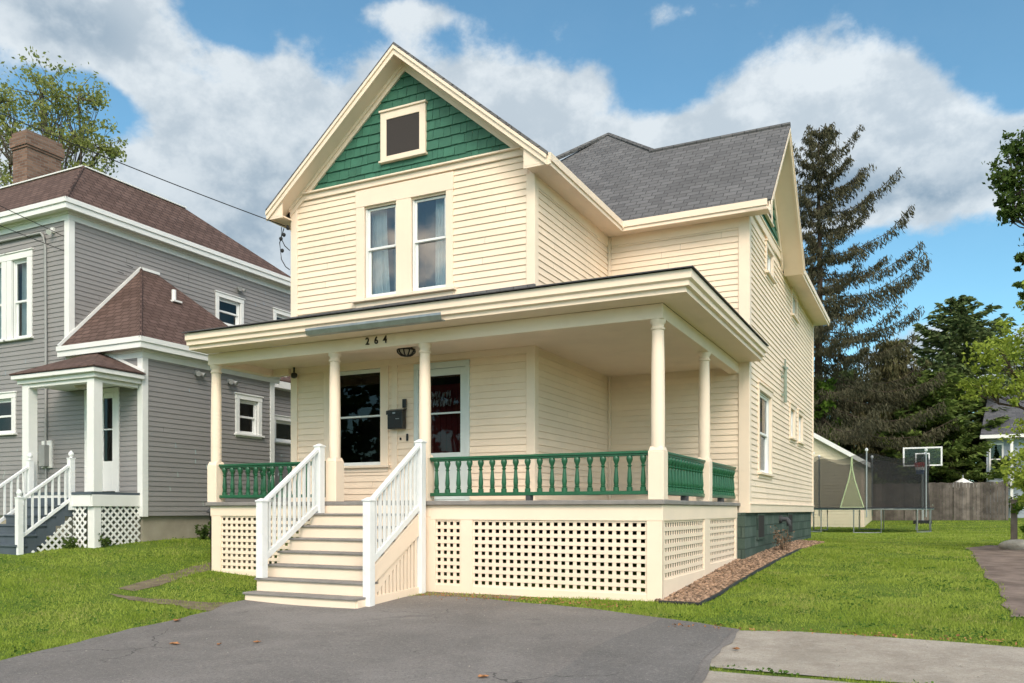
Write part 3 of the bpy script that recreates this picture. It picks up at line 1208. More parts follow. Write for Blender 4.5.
mb = MB()
mb.box(-3.15, -2.86, 15.06, 24.66, .2, 1.45)
mb.box(-10.2, -9.9, 11.95, 24.66, .2, 1.1)
mb.box(-9.9, -3.15, 24.3, 24.66, .2, 1.45)
fnd = mb.build('foundation', M['greenstone'], house, uv=True)
for y0 in (16.2, 20.1):
    mb = MB()
    mb.box(-2.862, -2.83, y0, y0 + .72, .93, 1.43)
    bw = mb.build('basement_window', M['greenstone'], fnd, uv=True)
    mb = MB()
    mb.box(-2.835, -2.825, y0 + .06, y0 + .66, .98, 1.40)
    mb.build('pane', M['dark'], fnd)
mb = MB()
mb.tube([(-2.86, 19.0, 1.3), (-2.70, 19.0, 1.3), (-2.66, 19.0, 1.24), (-2.66, 19.0, 1.16)], .055, 10)
mb.tube([(-2.87, 19.0, 1.3), (-2.80, 19.0, 1.3)], .09, 10)
mb.build('dryer_vent', M['lead'], fnd, smooth=True)
# vent mast on the side wall
mb = MB()
mb.tube([(-2.74, 19.0, 3.85), (-2.74, 19.0, 4.62)], .035, 8)
mb.tube([(-2.74, 18.7, 4.60), (-2.74, 19.0, 4.56), (-2.74, 19.35, 4.66)], .02, 6)
mb.tube([(-2.74, 19.0, 4.56), (-2.74, 19.0, 4.80)], .018, 6)
mb.box(-2.83, -2.72, 18.97, 19.03, 4.0, 4.05)
mb.box(-2.83, -2.72, 18.97, 19.03, 4.4, 4.45)
mb.build('wire_mast', mat('weathered_green_mast', (.22, .27, .22), .6), house)
# ------------------------------------------------------------------ porch
PX0, PX1, PY = -10.86, -2.95, 10.29
mb = MB()
mb.box(PX0, PX1, PY, B - .03, FL - .06, FL)
pf = mb.build('porch_floor', M['greypaint'], house, bevel=.008)
mb = MB()
mb.box(-8.2, -6.7, 10.6, 11.3, FL + .002, FL + .014)
mb.build('door_mat', M['greypaint'], house)
# ceiling, beams
mb = MB()
mb.box(-10.72, -3.02, 10.4, B - .02, 4.055, 4.08)
mb.build('porch_ceiling', M['creamtrim'], house)
mb = MB()
mb.box(-10.85, -2.98, 10.34, 10.52, 3.94, 4.13)
mb.box(-10.85, -10.67, 10.522, 11.78, 3.942, 4.131)
mb.box(-3.16, -2.982, 10.522, B - .02, 3.942, 4.131)
mb.box(-10.67, WL - .04, 11.70, 11.84, 3.944, 4.06)
mb.build('porch_beam', M['creamtrim'], house, bevel=.005)
# cornice swept along the front and right side, mitred at the corner
prof = [(0, 4.132), (.40, 4.132), (.40, 4.192), (.448, 4.198), (.448, 4.258), (.485, 4.278), (.485, 4.38), (0, 4.38)]
mb = MB()
vs = []
for d, z in prof:
    vs.append((-10.855, 10.34 - d, z))
for d, z in prof:
    vs.append((-2.98 + d, 10.34 - d, z))
for d, z in prof:
    vs.append((-2.98 + d, B - .03, z))
n = len(prof)
fs = [list(range(n)), [2 * n + i for i in range(n)][::-1]]
for k in (0, 1):
    for i in range(n):
        j = (i + 1) % n
        fs.append([k * n + i, k * n + j, (k + 1) * n + j, (k + 1) * n + i])
mb.add(vs, fs)
mb.build('porch_cornice', M['creamtrim'], house)
# porch roof
ey, ex = 9.81, -2.465


def pz(x, y, k):
    return 4.402 + .25 * ((y - ey) if k else (ex - x))


pr = slab('porch_roof', [
    [(x, y, pz(x, y, 1)) for x, y in ((-10.88, ey), (ex, ey), (WR, 12.85), (WR, W), (-10.88, W))],
    [(x, y, pz(x, y, 0)) for x, y in ((ex, ey), (ex, B), (WR, B), (WR, 12.85))]], M['roofgrey'], house, th=.016)
mb = MB()
mb.prism([(-10.85, 9.90, 4.396), (-10.85, 11.77, 4.396), (-10.85, 11.77, 4.87), (-10.85, 9.90, 4.41)], (.04, 0, 0))
mb.build('porch_gable_board', M['creamtrim'], house)
# curled shingle flashing along the foot of the upper wall
mb = MB()
mb.prism([(WL, W - .03, 4.905), (WR + .05, W - .03, 4.905), (WR + .05, W - .03, 5.0), (WL, W - .03, 4.975)], (0, -.06, 0))
mb.build('flashing', M['roofgrey'], pr, uv=True)


# columns
def column(x, y, half=False):
    mb = MB()
    mb.lathe((x, y, FL), [(.083, .60), (.088, .66), (.089, 1.2), (.084, 1.8), (.076, 2.16), (.076, 2.175), (.092, 2.185), (.092, 2.205), (.078, 2.215), (.078, 2.255), (.1, 2.275), (.1, 2.312)], 20)
    c = mb.build('porch_column', M['creamtrim'], house, smooth=True, origin=(x, y, FL))
    mb = MB()
    w = .103
    mb.box(x - w, x + w, y - w, y + w, FL + .001, FL + .62)
    mb.hexa([(x - w, y - w, FL + .62), (x + w, y - w, FL + .62), (x + w, y + w, FL + .62), (x - w, y + w, FL + .62),
             (x - .08, y - .08, FL + .685), (x + .08, y - .08, FL + .685), (x + .08, y + .08, FL + .685), (x - .08, y + .08, FL + .685)])
    mb.build('pedestal', M['creamtrim'], c, bevel=.006)
    return c


YC = 10.44
for x, y in ((-10.76, YC), (-8.255, YC), (-6.60, YC), (-3.075, YC), (-3.07, 12.93)):
    column(x, y)

# balustrades
BAL = [(.040, 0), (.040, .05), (.026, .06), (.036, .072), (.026, .085), (.031, .10), (.035, .14), (.028, .23), (.021, .315), (.020, .325), (.034, .34), (.020, .355), (.024, .37), (.043, .42), (.044, .45), (.036, .47)]
bal_proto = None


def railing(p, q, n):
    global bal_proto
    p, q = Vector(p), Vector(q)
    mb = MB()
    up = Vector((0, 0, 1))
    zb, zt = FL + .095, FL + .62
    mb.bar(p + up * zb, q + up * zb, .075, .05)
    mb.bar(p + up * (zt - .028), q + up * (zt - .028), .06, .035)
    mb.bar(p + up * zt, q + up * zt, .095, .035)
    r = mb.build('porch_railing', M['greenrail'], house, bevel=.006, origin=((p + q) / 2 + up * FL))
    for i in range(n):
        c = p + (q - p) * ((i + .5) / n) + up * (zb + .024)
        if bal_proto is None:
            mb = MB()
            s_ = (zt - .045 - zb - .024) / .47
            mb.lathe(c, [(a, z * s_) for a, z in BAL], 10)
            bal_proto = mb.build('baluster', M['greenrail'], r, smooth=True, origin=c)
        else:
            copy_to(bal_proto, c, r)
    return r


railing((-10.66, YC, 0), (-8.37, YC, 0), 13)
railing((-10.76, YC + .11, 0), (-10.70, 11.74, 0), 7)
railing((-6.49, YC, 0), (-3.18, YC, 0), 18)
railing((-3.07, YC + .11, 0), (-3.07, 12.82, 0), 14)
railing((-3.07, 13.04, 0), (-3.07, B - .05, 0), 12)
mb = MB()
for x in (-4.9,):
    mb.box(x - .035, x + .035, YC - .05, YC + .05, FL + .001, FL + .07)
for y in (11.75, 14.1):
    mb.box(-3.12, -3.02, y - .035, y + .035, FL + .001, FL + .07)
mb.build('rail_foot', M['lead'], house)

# skirt frames + lattice
SKY = 10.35


def lattice(fr, u0, u1, z0, z1, pitch=.113, w=.053):
    mb = MB()
    nu = round((u1 - u0) / pitch)
    nz = round((z1 - z0) / .104)
    for i in range(nu + 1):
        u = u0 + (u1 - u0) * i / nu
        a, b = max(u - w / 2, u0), min(u + w / 2, u1)
        fr.box(mb, a, b, -.034, -.026, z0, z1)
    for i in range(nz + 1):
        z = z0 + (z1 - z0) * i / nz
        a, b = max(z - w / 2, z0), min(z + w / 2, z1)
        fr.box(mb, u0, u1, -.0255, -.0175, a, b)
    return mb.build('lattice_panel', M['creamtrim'], house)


fK = front(SKY)
fKS = right(-2.99)
mb = MB()
ZT = FL - .062


def gl_(x, y):
    return g(x, y) - .03


# front boards
def board(mb, fr, u0, u1, z0, z1, t=.0):
    fr.box(mb, u0, u1, -.03, t, z0, z1)


pan_f = [(-10.57, -8.0), (-6.37, -5.95), (-5.755, -3.2)]
board(mb, fK, -10.80, -6.45, 1.40, ZT, .004)
board(mb, fK, -6.45, -2.99, 1.36, ZT, .004)
bots = [.50, .42, .42]
edges = [-10.80] + [e for p in pan_f for e in p] + [-2.99]
for i in range(0, len(edges), 2):
    a, b = edges[i], edges[i + 1]
    if i == 2:
        a = -8.0
    zz = min(gl_(a, SKY), gl_(b, SKY))
    board(mb, fK, a, b, zz, 1.36 if a > -7 else 1.40, .0)
for (a, b), zb in zip(pan_f, bots):
    board(mb, fK, a, b, min(gl_(a, SKY), gl_(b, SKY)), zb, -.002)
# side boards
board(mb, fKS, SKY + .0, B - .14, 1.36, ZT, .004)
pan_s = [(SKY + .09, 12.62), (12.98, B - .26)]
sbots = [.64, .70]
for a, b in ((SKY + .001, SKY + .09), (12.62, 12.98), (B - .26, B - .14)):
    board(mb, fKS, a, b, min(gl_(-2.99, a), gl_(-2.99, b)) + .03, 1.36, .0)
for (a, b), zb in zip(pan_s, sbots):
    board(mb, fKS, a, b, gl_(-2.99, a) + .06, zb - .04, -.002)
board(mb, leftf(-10.80), -11.8, -SKY, .30, ZT, .0)
skirt = mb.build('porch_skirt', M['creamtrim'], house, bevel=.004)
for (a, b), zb in zip(pan_f, bots):
    lattice(fK, a, b, zb, 1.36 if a > -7 else 1.40)
for (a, b), zb in zip(pan_s, sbots):
    lattice(fKS, a, b, zb - .04, 1.36)

# gutter over the steps
mb = MB()
gp = [(.0, 0), (.10, .0), (.125, .05), (.125, .075), (.115, .075), (.115, .05), (.095, .012), (.0, .012)]
mb.prism([(-8.31, 9.935 - d, 4.115 + z * 1.3) for d, z in gp], (2.36, 0, 0))
mb.build('gutter', M['galv'], house)

# house number
for ch, x in (('2', -7.555), ('6', -7.395), ('4', -7.235)):
    cu = bpy.data.curves.new('digit', 'FONT')
    cu.body = ch
    cu.size = .155
    cu.extrude = .006
    cu.offset = .0018
    cu.align_x = 'CENTER'
    tmp = bpy.data.objects.new('digit', cu)
    COL.objects.link(tmp)
    bpy.context.view_layer.update()
    me = bpy.data.meshes.new_from_object(tmp.evaluated_get(bpy.context.evaluated_depsgraph_get()))
    bpy.data.objects.remove(tmp)
    bpy.data.curves.remove(cu)
    # serifs and feet so the digit reads as a bold serif numeral
    mb = MB()
    for v in me.vertices:
        v.co = Vector((v.co.x * .92, -v.co.z, v.co.y))
    me.materials.clear()
    me.materials.append(M['darkbrown'])
    o = bpy.data.objects.new('house_number', me)
    COL.objects.link(o)
    place(o, (x, 10.332, 4.0), house)

# porch ceiling light
LX, LY, LZ = -7.30, 11.0, 4.055
mb = MB()
mb.lathe((LX, LY, LZ - .13), [(.02, -.003), (.08, .015), (.12, .05), (.13, .08), (.13, .085)], 16)
pl = mb.build('porch_light', M['lamp'], house, smooth=True)
mb = MB()
for k in range(10):
    t = k * math.pi / 5
    mb.tube([(LX + r_ * math.cos(t), LY + r_ * math.sin(t), LZ - .135 + z) for r_, z in ((.03, -.004), (.09, .01), (.135, .052), (.142, .085))], .011, 5)
mb.lathe((LX, LY, LZ - .055), [(.15, 0), (.15, .02), (.1, .03), (.1, .054)], 16)
mb.build('lamp_cage', M['black'], pl)

# ---- stairs
SX0, SX1 = -8.46, -6.53
TZ = [.365 + .1807 * k for k in range(7)]
TY = [8.68 + .23 * k for k in range(7)]
mb = MB()
for k in range(7):
    z0 = (g(-7.5, TY[0]) - .05) if k == 0 else TZ[k - 1]
    x1 = SX1
    mb.box(SX0 + .03, x1 - .03, TY[k] + .03, TY[k] + .05, z0, TZ[k] - .032)
mb.box(SX0 + .03, SX1 - .03, 10.30, 10.32, TZ[6], FL - .062)
st = mb.build('stairs', M['creamtrim'], house)
for k in range(7):
    mb = MB()
    mb.box(SX0, SX1, TY[k], TY[k] + .23 + .03, TZ[k] - .031, TZ[k])
    mb.build('tread', M['greypaint'], st, bevel=.006)
for x in (SX0 + .002, SX1 - .03):
    # stepped cheek board: one outline along the underside of the treads
    mb = MB()
    top = []
    for k in range(7):
        top += [(x, TY[k] + .05, TZ[k] - .033), (x, TY[k] + .279, TZ[k] - .033)]
    z0 = g(x, TY[0]) - .05
    bot = [(x, 10.339, TZ[6] - .16), (x, 9.13, TZ[1] - .16), (x, 9.13, z0), (x, TY[0] + .05, z0)]
    mb.prism(top + bot, (.026, 0, 0))
    mb.build('cheek', M['creamtrim'], st)
mb = MB()
x = SX1 - .002
pts = [(x, 9.0, .72), (x, 10.30, 1.54), (x, 10.30, 1.22), (x, 9.0, .50)]
mb.prism(pts, (.022, 0, 0))
mb.prism([(x, 9.0, .2), (x, 10.3, .22), (x, 10.3, .40), (x, 9.0, .36)], (.020, 0, 0))
mb.build('stringer', M['creamtrim'], st, bevel=.003)
mb = MB()
for y in np.arange(9.10, 10.28, .088):
    zt = .50 + (y - 9.0) * .554 + .03
    mb.box(x - .022, x - .004, y, y + .058, .33, zt + .02)
mb.build('side_slats', M['creamtrim'], st)


def stair_rail(x, zbase, zl_top, y0=8.955, y1=10.20, upper_base=None):
    a = .058
    mb = MB()
    hz0, hz1 = 1.625, 2.42
    mb.bar((x, y0 + a, hz0), (x, y1 - a, hz1), .075, .05)
    mb.bar((x, y0 + a, .83), (x, y1 - a, 1.545), .055, .085)
    r = mb.build('stair_railing', M['white'], house, bevel=.005)
    for y, z0, z1 in ((y0, zbase, zl_top), (y1, upper_base, 2.52)):
        mb = MB()
        mb.box(x - a, x + a, y - a, y + a, z0, z1 - .045)
        mb.box(x - a - .012, x + a + .012, y - a - .012, y + a + .012, z1 - .05, z1 - .028)
        c = a + .002
        mb.hexa([(x - c, y - c, z1 - .028), (x + c, y - c, z1 - .028), (x + c, y + c, z1 - .028), (x - c, y + c, z1 - .028),
                 (x - .02, y - .02, z1), (x + .02, y - .02, z1), (x + .02, y + .02, z1), (x - .02, y + .02, z1)])
        mb.build('newel_post', M['white'], r, bevel=.004)
    n = 10
    for i in range(n):
        t = (i + .8) / (n + .6)
        y = y0 + a + (y1 - y0 - 2 * a) * t
        zb = .83 + (1.545 - .83) * t + .02
        zt = hz0 + (hz1 - hz0) * t
        mb = MB()
        mb.box(x - .018, x + .018, y - .018, y + .018, zb, zt)
        mb.build('baluster', M['white'], r)


stair_rail(-6.525, g(-6.5, 8.95) - .04, 1.665, upper_base=g(-6.5, 10.2) - .03)
stair_rail(-8.36, TZ[1], 1.665, upper_base=TZ[6] - .0)

# ---- things fixed to or hung on the house but of their own
mbx = thing('mailbox', 'black metal mailbox hung on the wall beside the front door', 'mailbox', (-7.94, W - .02, 2.84))
mb = MB()
fF.box(mb, -8.10, -7.80, .036, .16, 2.86, 3.16)
mb.prism([fF.P(-8.10, .036, 3.16), fF.P(-8.10, .16, 3.16), fF.P(-8.10, .036, 3.20)], (.30, 0, 0))
mb.build('box', M['black'], mbx, bevel=.01)
mb = MB()
mb.prism([fF.P(-8.115, .036, 3.205), fF.P(-8.115, .172, 3.165), fF.P(-8.115, .172, 3.10), fF.P(-8.115, .164, 3.10), fF.P(-8.115, .164, 3.155), fF.P(-8.115, .036, 3.19)], (.33, 0, 0))
mb.build('lid', M['black'], mbx)
mb = MB()
fF.box(mb, -7.98, -7.93, .172, .178, 3.11, 3.135)
fF.box(mb, -7.93, -7.86, .161, .164, 3.02, 3.03)
mb.build('latch', M['galv'], mbx)
bb = thing('wall_box', 'small black box fixed to the wall above the corner of the mailbox', 'box', (-7.83, W - .02, 3.22))
mb = MB()
fF.box(mb, -7.86, -7.79, .036, .07, 3.215, 3.36)
fF.box(mb, -7.85, -7.80, .07, .078, 3.225, 3.35)
mb.build('case', M['black'], bb, bevel=.008)
cam_ = thing('security_camera', 'small black camera under the porch ceiling at the left corner of the cream house', 'camera', (-10.1, W - .1, 3.88))
mb = MB()
mb.lathe((-10.13, W - .13, 3.86), [(.02, 0), (.055, .02), (.06, .06), (.05, .09), (.02, .1)], 12)
mb.build('body', M['black'], cam_, smooth=True)
mb = MB()
mb.tube([(-10.13, W - .13, 3.95), (-10.13, W - .13, 4.055)], .018, 8)
mb.build('mount', M['black'], cam_)
# ------------------------------------------------------------------ grey neighbour
NY, NX, EX = 11.9, -16.57, -14.3
nb = thing('grey_house', 'grey clapboard house with brown hip roof, white trim and small entry porch', 'house', (-17.5, 14, .8))
nF, nS, nE = front(NY), right(NX), right(EX)
E_ = .103
NW = [(-18.50, -17.95, 5.36, 7.14), (-19.42, -18.86, 5.36, 7.14), (-19.5, -18.5, 3.24, 4.03)]
ND = (-15.93, -15.08, 1.87, 3.95)
mb = MB()
siding(mb, nF, -27, NX - .08, 1.38, 7.85, [hol(w) for w in NW], E_, lap=.014)
siding(mb, nF, NX - .08, EX - .08, 1.38, 4.8, [hol(ND)], E_, lap=.014)
mb.build('wall', M['greyvinyl'], nb, recalc=False)
NS = [(16.15, 16.92, 6.40, 7.08), (18.3, 19.1, 6.45, 7.1)]
NE_ = [(14.56, 15.17, 3.28, 4.08)]
mb = MB()
siding(mb, nS, NY + .08, 22, 4.55, 7.85, [hol(w) for w in NS], E_, lap=.014)
mb.build('wall', M['greyvinyl'], nb, recalc=False)
mb = MB()
siding(mb, nE, NY + .08, 15.62, 1.38, 4.8, [hol(w) for w in NE_], E_, lap=.014)
mb.build('wall', M['greyvinyl'], nb, recalc=False)
nR = right(-15.5)
NR = [(17.1, 17.95, 3.34, 3.9)]
mb = MB()
siding(mb, nR, 15.6, 21, 1.38, 4.8, [hol(w) for w in NR], E_, lap=.014)
siding(mb, Frame((0, 15.7, 0), (-1, 0, 0), (0, 1, 0)), 14.3, 15.5, 1.38, 4.8, [], E_, lap=.014)
mb.build('wall', M['greyvinyl'], nb, recalc=False)


def ncorner(x, y, z0, z1, w=.12, t=.03):
    mb = MB()
    mb.box(x - w, x + t, y - t, y + .01, z0, z1)
    mb.box(x - .01, x + t - .002, y + .012, y + w, z0, z1)
    mb.build('corner_board', M['nwhite'], nb, bevel=.005)


ncorner(NX, NY, 4.99, 7.768)
ncorner(EX, NY, 1.36, 4.608)
mb = MB()
mb.box(EX - .01, EX + .028, 15.58, 15.73, 1.36, 4.608)
mb.box(-15.51, -15.47, 15.735, 15.83, 1.36, 4.7)
mb.build('corner_board', M['nwhite'], nb, bevel=.005)

for w in NW[:2]:
    window(nb, nF, *w, cas=.17, head=.15, apron=.0, cm='nwhite', mid=6.2, curtain=[(w[0] + .05, w[1] - .05, 0)], sashw=.05, glass='glass')
window(nb, nF, *NW[2], cas=.14, head=.12, apron=.0, cm='nwhite', glass='glass')
for w in NS:
    window(nb, nS, *w, cas=.11, apron=.0, cm='nwhite', glass='glass')
for w in NE_:
    window(nb, nE, *w, cas=.12, head=.11, apron=.06, cm='nwhite', glass='glass')
for w in NR:
    window(nb, nR, *w, cas=.12, head=.11, apron=.05, cm='nwhite', glass='glass', single=True)

# roofs
ne = .27
main = slab('roof', [
    [(-28, NY - ne, 8.1), (NX + ne, NY - ne, 8.1), (-17.6, 13.0, 9.5), (-28, 13.0, 9.5)],
    [(NX + ne, NY - ne, 8.1), (NX + ne, 19.1, 8.1), (-17.6, 16.0, 9.5), (-17.6, 13.0, 9.5)],
    [(NX + ne, 19.1, 8.1), (-28, 19.1, 8.1), (-28, 16.0, 9.5), (-17.6, 16.0, 9.5)],
    [(-28, 13.0, 9.5), (-17.6, 13.0, 9.5), (-17.6, 16.0, 9.5), (-28, 16.0, 9.5)]], M['roofbrown'], nb, th=.04)
mb = MB()
mb.bar((-28, 13.0, 9.52), (-17.58, 13.0, 9.52), .09, .03)
mb.bar((-17.6, 13.03, 9.521), (-17.6, 16.0, 9.521), .09, .03)
mb.build('ridge_flashing', M['nwhite'], main)
mb = MB()
mb.tube([(NX + ne, NY - ne, 8.11), (-17.6, 13.0, 9.51)], .035, 6)
mb.build('hip_cap', M['roofbrown'], main, uv=True)
ch = MB()
CX = -1.15
ch.box(-21.15 + CX, -20.55 + CX, 14.35, 15.35, 9.4, 11.30)
ch.box(-21.18 + CX, -20.52 + CX, 14.32, 15.38, 11.30, 11.36)
ch.box(-21.21 + CX, -20.49 + CX, 14.29, 15.41, 11.36, 11.62)
ch.box(-21.17 + CX, -20.53 + CX, 14.33, 15.37, 11.62, 11.76)
ch = ch.build('chimney', M['brick'], main, uv=True)
mb = MB()
mb.box(-21.0 + CX, -20.7 + CX, 14.5, 15.2, 11.76, 11.80)
mb.build('chimney_cap', M['stone'], main)
mb = MB()
mb.box(-21.17 + CX, -20.53 + CX, 14.33, 15.37, 9.4, 9.95)
mb.build('chimney_flashing', M['lead'], main)


def neave(mb, x0, x1, y0, y1, z):
    """stepped white cornice: front run then side run, mitred on the outside corner (x1, y0)"""
    for d0, d1, za, zb in ((.0, .03, z - .34, z - .165), (.0, ne - .03, z - .165, z - .14), (ne - .05, ne - .01, z - .19, z + .02), (ne - .012, ne + .02, z - .07, z + .03), (.03, .07, z - .22, z - .166)):
        a = [(x0, y0 - d1), (x1 + d1, y0 - d1), (x1 + d1, y1), (x1 + d0, y1), (x1 + d0, y0 - d0), (x0, y0 - d0)]
        n = 6
        vs = [(x, y, za) for x, y in a] + [(x, y, zb) for x, y in a]
        fs = [[0, 1, 4, 5], [1, 2, 3, 4], [6, 11, 10, 7], [7, 10, 9, 8]]
        for i in range(n):
            j = (i + 1) % n
            fs.append([i, i + 6, j + 6, j])
        mb.add(vs, fs)


mb = MB()
neave(mb, -28, NX, NY, 19.05, 8.11)
mb.build('eave_cornice', M['nwhite'], main)
ez = 4.94
ext = slab('extension_roof', [
    [(NX + .02, NY - ne, ez), (EX + ne, NY - ne, ez), (NX + .02, 13.72, 7.15)],
    [(EX + ne, NY - ne, ez), (EX + ne, 15.97, ez), (NX + .02, 14.25, 7.15), (NX + .02, 13.72, 7.15)],
    [(EX + ne, 15.97, ez), (NX + .02, 15.97, ez), (NX + .02, 14.25, 7.15)]], M['roofbrown'], nb, th=.04)
mb = MB()
mb.tube([(EX + ne, NY - ne, ez + .01), (NX + .04, 13.72, 7.16)], .035, 6)
mb.build('hip_cap', M['roofbrown'], ext, uv=True)
mb = MB()
mb.bar((NX + .03, NY - ne, ez + .05), (NX + .03, 13.72, 7.20), .03, .06)
mb.bar((NX + .03, 13.75, 7.19), (NX + .03, 14.25, 7.19), .03, .06)
mb.build('wall_flashing', M['nwhite'], ext)
mb = MB()
neave(mb, NX - .02, EX, NY, 15.9, ez + .01)
mb.build('eave_cornice', M['nwhite'], ext)
mb = MB()
mb.tube([(-15.66, 13.9, 6.3), (-15.66, 13.9, 6.62)], .05, 10)
mb.box(-15.80, -15.52, 13.78, 14.02, 6.32, 6.36)
mb.build('vent_pipe', M['nwhite'], ext)
rr = slab('rear_roof', [[(-15.25, 15.7, 4.95), (-15.25, 21.3, 4.95), (NX, 21.3, 5.9), (NX, 15.7, 5.9)]], M['roofbrown'], nb, th=.04)
mb = MB()
mb.box(-15.5, -15.23, 15.98, 21.3, 4.72, 4.90)
mb.build('eave_cornice', M['nwhite'], rr)
for p in ((nS, 16.85, 7.45), (nE, 14.25, 4.45), (nE, 13.3, 4.5)):
    mb = MB()
    p[0].box(mb, p[1] - .06, p[1] + .06, .0, .05, p[2] - .05, p[2] + .05)
    c = p[0].P(p[1] - .05, .05, p[2])
    mb.tube([c, p[0].P(p[1] - .09, .17, p[2] - .04)], [.03, .06], 10)
    mb.tube([p[0].P(p[1] + .05, .05, p[2]), p[0].P(p[1] + .1, .15, p[2] - .05)], [.03, .06], 10)
    mb.build('flood_light', M['paleplastic'], nb, smooth=True)

# foundation
mb = MB()
mb.box(-27, -14.36, NY + .04, 20.5, .2, 1.38)
mb.build('foundation', M['concrete'], nb)

# entry door
mb = MB()
a, b, z0, z1 = ND
nF.box(mb, a - .10, a, -.03, .035, z0, z1)
nF.box(mb, b, b + .11, -.03, .035, z0, z1)
nF.box(mb, a - .10, b + .11, -.03, .037, z1, z1 + .10)
nd = mb.build('entry_door', M['nwhite'], nb, bevel=.004)
mb = MB()
nF.box(mb, a + .003, -15.47, -.02, .012, z0 + .02, z1 - .004)
nF.box(mb, -15.19, b - .003, -.02, .012, z0 + .02, z1 - .004)
nF.box(mb, -15.47, -15.19, -.02, .012, z0 + .02, 2.52)
nF.box(mb, -15.47, -15.19, -.02, .012, 3.84, z1 - .004)
nF.box(mb, -15.47, -15.19, -.018, .010, 3.17, 3.2)
nF.box(mb, -15.66, -15.645, .012, .02, z0 + .1, z1 - .1)
mb.build('door_leaf', M['nwhite'], nd, bevel=.004)
mb = MB()
mb.quad(nF.P(-15.47, -.01, 2.52), nF.P(-15.19, -.01, 2.52), nF.P(-15.19, -.01, 3.84), nF.P(-15.47, -.01, 3.84))
mb.build('pane', M['glass'], nd, recalc=False)
mb = MB()
nF.box(mb, -18.5, -14.6, -.9, -.8, 1.5, 4.6)
mb.build('interior', M['room'], nd)
mb = MB()
mb.tube([nF.P(-15.84, .01, 2.78), nF.P(-15.84, .06, 2.78)], .028, 8)
mb.build('door_knob', M['black'], nd)

# entry porch
mb = MB()
mb.box(-16.62, -14.34, 10.75, NY - .02, 1.80, 1.85)
ep = mb.build('entry_porch_floor', M['bluegrey'], nb)
mb = MB()
mb.box(-14.37, -14.335, 10.78, NY - .03, 1.57, 1.798)
mb.box(-16.6, -14.372, 10.765, 10.80, 1.57, 1.798)
mb.build('skirt_board', M['nwhite'], nb, bevel=.004)
for x in (-14.45, -16.42):
    mb = MB()
    mb.box(x - .10, x + .10, 10.82, 11.02, 1.852, 4.03)
    mb.build('entry_porch_post', M['nwhite'], nb, bevel=.006)
mb = MB()
mb.box(-14.55, -14.36, 10.84, 11.0, .6, 1.57)
mb.build('entry_porch_post', M['nwhite'], nb, bevel=.005)
er = slab('entry_porch_roof', [
    [(-16.72, 10.68, 4.27), (-14.17, 10.68, 4.27), (-15.6, NY - .03, 4.84)],
    [(-14.17, 10.68, 4.27), (-14.17, NY - .03, 4.27), (-15.6, NY - .03, 4.84)],
    [(-16.72, NY - .03, 4.27), (-16.72, 10.68, 4.27), (-15.6, NY - .03, 4.84)]], M['roofbrown'], nb, th=.03)
mb = MB()
mb.box(-16.70, -14.19, 10.70, NY - .04, 4.15, 4.235)
mb.box(-16.62, -14.27, 10.78, NY - .05, 4.06, 4.149)
mb.box(-16.52, -14.36, 10.83, 11.0, 3.98, 4.059)
mb.box(-14.52, -14.361, 11.0, NY - .05, 3.981, 4.058)
mb.build('porch_cornice', M['nwhite'], er, bevel=.005)
mb = MB()
mb.bar((-14.17, NY - .05, 4.31), (-15.6, NY - .05, 4.88), .03, .05)
mb.build('wall_flashing', M['nwhite'], er)
mb = MB()
mb.lathe((-15.35, 11.3, 3.95), [(.05, 0), (.12, .03), (.14, .08), (.14, .11)], 14)
mb.build('ceiling_lamp', M['lamp'], nb, smooth=True)


def diamond(fr, u0, u1, zf0, z1, pitch=.150, w=.040, zmax=None, name='lattice_panel'):
    """diagonal lattice clipped to u0..u1 and zf0(u)..z1"""
    mb = MB()
    H = 2.2
    for s in (1, -1):
        n = .0 if s > 0 else .009
        c = -4.
        while c < 4.5:
            # line u = u0 + c + s*(z - .5)
            best = []
            for i in range(241):
                z = .4 + (z1 - .4) * i / 240
                u = u0 + c + s * (z - .5)
                if u0 <= u <= u1 and z >= zf0(u) and (zmax is None or z <= zmax(u)):
                    best.append((u, z))
            if len(best) > 3:
                (ua, za), (ub, zb) = best[0], best[-1]
                p, q = fr.P(ua, -.02 + n, za), fr.P(ub, -.02 + n, zb)
                mb.bar(p, q, .008, w, fr.N.cross((q - p).normalized()))
            c += pitch
    return mb.build(name, M['nwhite'], nb)


fl = right(-14.36)
diamond(fl, 11.01, NY - .0, lambda u: g(-14.36, u), 1.57)
fq = front(10.80)
diamond(fq, -14.94, -14.56, lambda u: g(u, 10.8), 1.57)
fst = right(-14.90)
diamond(fst, 9.86, 10.76, lambda u: g(-14.9, u), 1.5, zmax=lambda u: .62 + (u - 9.86) * .86)
